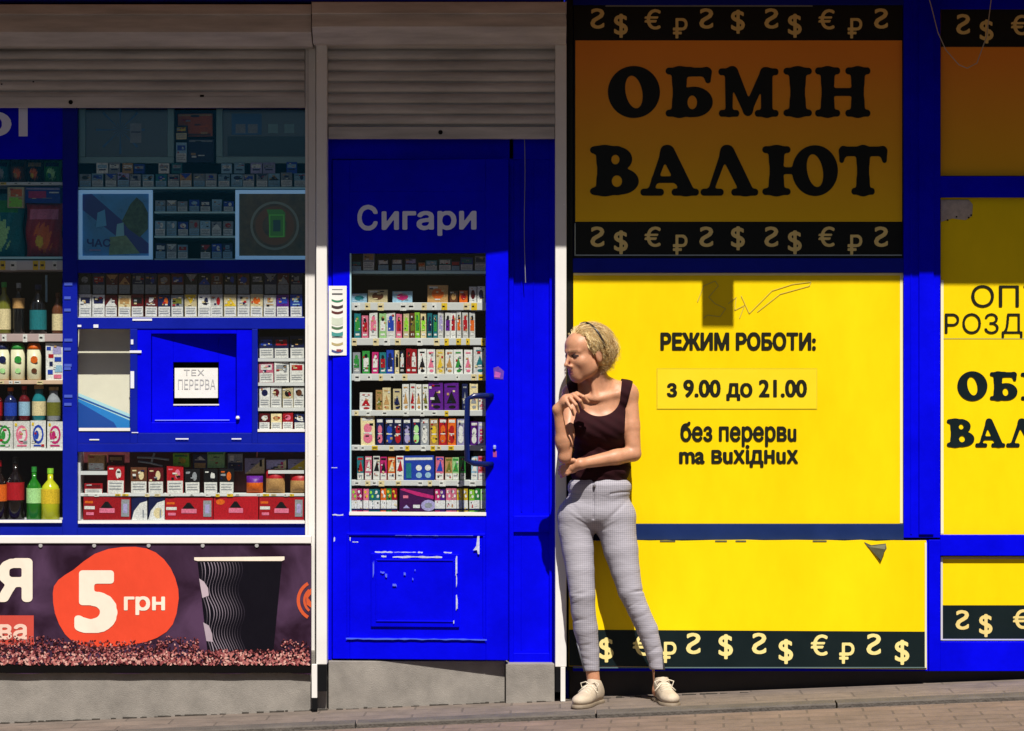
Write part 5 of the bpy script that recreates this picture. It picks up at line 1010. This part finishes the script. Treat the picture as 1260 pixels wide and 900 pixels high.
folds = .0022 * np.sin((V * .34 + U * .16) + 1.5 * np.sin(U * .12)) * np.clip((V - 535) / 30, 0, 1) + .0012 * np.sin(V * .5 - U * .3)
T_.d = T_.d + folds.astype(np.float32)
def scoop(cx, cy, rx, ry): return np.where(V < cy, np.abs(U - cx) - rx - (cy - V) * .10, ell2(U, V, cx, cy, rx, ry) + 0 * Y) / 280.
neck = np.where(Y < -.19, scoop(738, 489, 25.5, 23.5), scoop(738, 478, 25.5, 14))
armL = np.maximum(770.5 + .27 * np.abs(V - 503) * (V < 503) - .05 * np.maximum(0, V - 503) - U, V - 546) / 280.
armR = np.maximum(U - (705.5 - .27 * np.abs(V - 503) * (V < 503)), V - 540) / 280.
hem = (V - (592.5 + 1.2 * np.sin(U * .2))) / 280.
T_.d = np.maximum(np.maximum(np.maximum(T_.d, -neck), np.maximum(-armL, -armR)), hem).astype(np.float32)
v, F = T_.surface(1); link_mesh('tank_top', v, F, [TOPM], woman); B = B_keep
# trousers
def check_mat():
    m = bpy.data.materials.new('checked_cotton'); m.use_nodes = True; n = m.node_tree; b = n.nodes['Principled BSDF']; b.inputs['Roughness'].default_value = .85
    g = n.nodes.new('ShaderNodeNewGeometry'); mpb = n.nodes.new('ShaderNodeMapping'); mpb.inputs['Scale'].default_value = (14, 14, 42); mpb.inputs['Rotation'].default_value = (0, R_(12), 0); n.links.new(g.outputs['Position'], mpb.inputs[0])
    nb = n.nodes.new('ShaderNodeTexNoise'); nb.inputs['Scale'].default_value = 1; nb.inputs['Detail'].default_value = 3; nb.inputs['Distortion'].default_value = .8; n.links.new(mpb.outputs[0], nb.inputs['Vector'])
    bb = n.nodes.new('ShaderNodeBump'); bb.inputs['Strength'].default_value = .13; bb.inputs['Distance'].default_value = .02; n.links.new(nb.outputs[0], bb.inputs['Height']); n.links.new(bb.outputs[0], b.inputs['Normal'])
    sx = n.nodes.new('ShaderNodeSeparateXYZ'); n.links.new(g.outputs['Position'], sx.inputs[0]); outs = []
    no = n.nodes.new('ShaderNodeTexNoise'); no.inputs['Scale'].default_value = 9; n.links.new(g.outputs['Position'], no.inputs['Vector'])
    for axis, f in (('X', 720), ('Z', 690)):
        ma = n.nodes.new('ShaderNodeMath'); ma.operation = 'MULTIPLY_ADD'; ma.inputs[1].default_value = f; n.links.new(sx.outputs[axis], ma.inputs[0])
        nm = n.nodes.new('ShaderNodeMath'); nm.operation = 'MULTIPLY'; nm.inputs[1].default_value = .8; n.links.new(no.outputs[0], nm.inputs[0]); n.links.new(nm.outputs[0], ma.inputs[2])
        si = n.nodes.new('ShaderNodeMath'); si.operation = 'SINE'; n.links.new(ma.outputs[0], si.inputs[0]); outs.append(si)
    ad = n.nodes.new('ShaderNodeMath'); ad.operation = 'ADD'; n.links.new(outs[0].outputs[0], ad.inputs[0]); n.links.new(outs[1].outputs[0], ad.inputs[1])
    mr = n.nodes.new('ShaderNodeMapRange'); mr.inputs[1].default_value = -1.6; mr.inputs[2].default_value = 1.2; n.links.new(ad.outputs[0], mr.inputs[0])
    r = n.nodes.new('ShaderNodeValToRGB'); r.color_ramp.elements[0].color = (.255, .245, .29, 1); r.color_ramp.elements[1].color = (.40, .375, .425, 1); n.links.new(mr.outputs[0], r.inputs[0])
    n.links.new(r.outputs[0], b.inputs['Base Color']); return m
J = Field((PX(670), -.42, PZ(840, -.25)), (PX(828), -.02, PZ(586)), .0036); B = J
leg(J, RL); leg(J, LL)
J.ell(P(738, 602, -.177), (.138, .100, .085), k=.04); J.ell(P(734, 630, -.172), (.154, .104, .085), k=.04); J.ell(P(716, 640, -.12), (.07, .07, .07), k=.04); J.ell(P(755, 640, -.12), (.07, .07, .07), k=.04)
X, Y, Z = J.grid(); sc = (D + Y) / D; U = X / sc * 280 + 630; V = 450 - (Z - 1.5) / sc * 280
rf = random.Random(9); wr = np.zeros(np.broadcast(U, V).shape)
def fold(u0, v0, ang, ln, wd, dp):
    global wr
    c, s_ = math.cos(ang), math.sin(ang); a_ = (U - u0) * c + (V - v0) * s_; b_ = -(U - u0) * s_ + (V - v0) * c
    wr = wr + .6 * dp * np.exp(-(b_ / wd) ** 2 - (a_ / ln) ** 2)
for k in range(10): fold(rf.uniform(703, 716), rf.uniform(728, 768), rf.uniform(-.35, .15), rf.uniform(6, 13), rf.uniform(1.2, 2.2), rf.uniform(.002, .0045))
for k in range(10): fold(rf.uniform(774, 795), rf.uniform(722, 762), rf.uniform(-.5, .1), rf.uniform(6, 13), rf.uniform(1.2, 2.2), rf.uniform(.002, .0045))
for k in range(8): fold(rf.uniform(716, 731), rf.uniform(790, 822), rf.uniform(-.5, .5), rf.uniform(4, 10), rf.uniform(1.1, 1.9), rf.uniform(.0015, .0035))
for k in range(8): fold(rf.uniform(796, 812), rf.uniform(780, 820), rf.uniform(-.6, .3), rf.uniform(4, 10), rf.uniform(1.1, 1.9), rf.uniform(.0015, .0035))
for sg in (-1, 1):
    for k in range(5): fold(734 + sg * (13 + 3 * k), 652 - 6 * k + rf.uniform(-3, 3), -sg * (.35 + .12 * k), rf.uniform(10, 18), rf.uniform(1.4, 2.4), rf.uniform(.0018, .0036))
for k in range(0): fold(rf.choice((rf.uniform(694, 728), rf.uniform(748, 782))), rf.uniform(660, 720), rf.uniform(-.6, .6), rf.uniform(8, 18), rf.uniform(2, 3.5), rf.uniform(.0010, .0022))
wr = wr - .0022 * np.exp(-((V - 597) / 3.0) ** 2)                                    # waistband
fly = .006 * np.exp(-((U - (731 - (V - 600) * .02)) / 1.4) ** 2) * (V < 640) * (Y < -.2)
pock = .004 * np.exp(-((V - 606 - .016 * (np.abs(U - 733) - 44) ** 2 * .25) / 1.3) ** 2) * (np.abs(U - 733) > 18) * (V < 622)
J.d = (J.d + wr + fly + pock).astype(np.float32)
cut = np.maximum((590.5 + .8 * np.sin(U * .1) - V), V - np.where(U < 762, 827.5, 825.5)) / 280.
J.d = np.maximum(J.d, cut).astype(np.float32)
v, F = J.surface(1); tr_o = link_mesh('trousers', v, F, [check_mat()], woman)
b = MB(); b.lathe(P(731.5, 598.5, -.279), [(.001, -.006), (.006, -.004), (.007, 0), (.006, .004), (.001, .006)], mat((.35, .33, .33), .3, metal=.8, name='button_metal'), 10); b.build('button', tr_o)
ZIP = mat((.10, .10, .12), .4, name='zip_dark')
for pts in ([P(710.5, 792, -.228), P(714, 806, -.232), P(719.5, 828, -.236)], [P(812.5, 792, -.232), P(815, 806, -.238), P(818, 826, -.246)]):
    b = MB(); b.tube(pts, .0040, ZIP, 8); b.build('ankle_zip', tr_o, smooth=True)
B = B_keep
# shoes
SHOE = mat((.50, .41, .31), .7, .14, 40., .08, 200, name='beige_canvas'); SOLE = mat((.22, .17, .12), .7, .2, 30, name='shoe_sole'); LACE = mat((.66, .58, .46), .7, name='lace_cotton')
def shoe(heel, toe, lab):
    gzh = gz(heel[0]); d = np.array((toe[0] - heel[0], toe[1] - heel[1], 0.)); L = np.linalg.norm(d); f = d / L; s_ = np.array((-f[1], f[0], 0)); up = np.array((0, 0, 1.)); M = np.stack([s_, f, up], 1)
    base = np.array((heel[0], heel[1], gzh + .006)); q = lambda x, y, z: base + s_ * x + f * y + up * z
    S_ = Field(base - .32, base + .32, .0032)
    S_.ell(q(0, .02, .042), (.033, .040, .045), M, .02); S_.ell(q(.002, .10, .036), (.036, .075, .040), M, .03); S_.ell(q(.004, .185, .026), (.041, .062, .029), M, .03); S_.ell(q(0, .05, .075), (.033, .042, .040), M, .02)
    S_.ell(q(0, .042, .125), (.026, .033, .052), M, .006, 's')
    X, Y, Z = S_.grid(); S_.d = np.maximum(S_.d, (base[2] + .008 - Z)).astype(np.float32); v, F = S_.surface(1)
    o = link_mesh('shoe', v, F, [SHOE], woman)
    S2 = Field(base - .32, base + .32, .0034); S2.ell(q(0, .03, .0), (.038, .046, .03), M, .02); S2.ell(q(.002, .10, .0), (.036, .085, .03), M, .03); S2.ell(q(.004, .185, 0), (.0455, .068, .03), M, .03)
    X, Y, Z = S2.grid(); S2.d = np.maximum(S2.d, np.maximum(Z - base[2] - .0125, base[2] - .004 - Z)).astype(np.float32); v, F = S2.surface(1); link_mesh('sole', v, F, [SOLE], o)
    b = MB()
    for k in range(4):
        y, z = .092 + k * .022, .077 - k * .0055; b.tube([q(-.026, y, z - .008), q(-.008, y + .003, z + .002), q(.012, y + .008, z + .001), q(.027, y + .012, z - .010)], .0028, LACE, 6)
    for sg in (-1, 1): b.tube([q(0, .09, .082), q(sg * .022, .088, .094), q(sg * .042, .095, .088), q(sg * .034, .102, .070), q(sg * .010, .096, .082), q(sg * .03, .11, .066), q(sg * .046, .115, .05)], .0026, LACE, 6)
    b.build('lace', o, smooth=True)
shoe((PX(737, -.21), -.185), (PX(713.5, -.36), -.37), 'r'); shoe((PX(812, -.2), -.195), (PX(826, -.4), -.415), 'l')

woman.location.y += .04
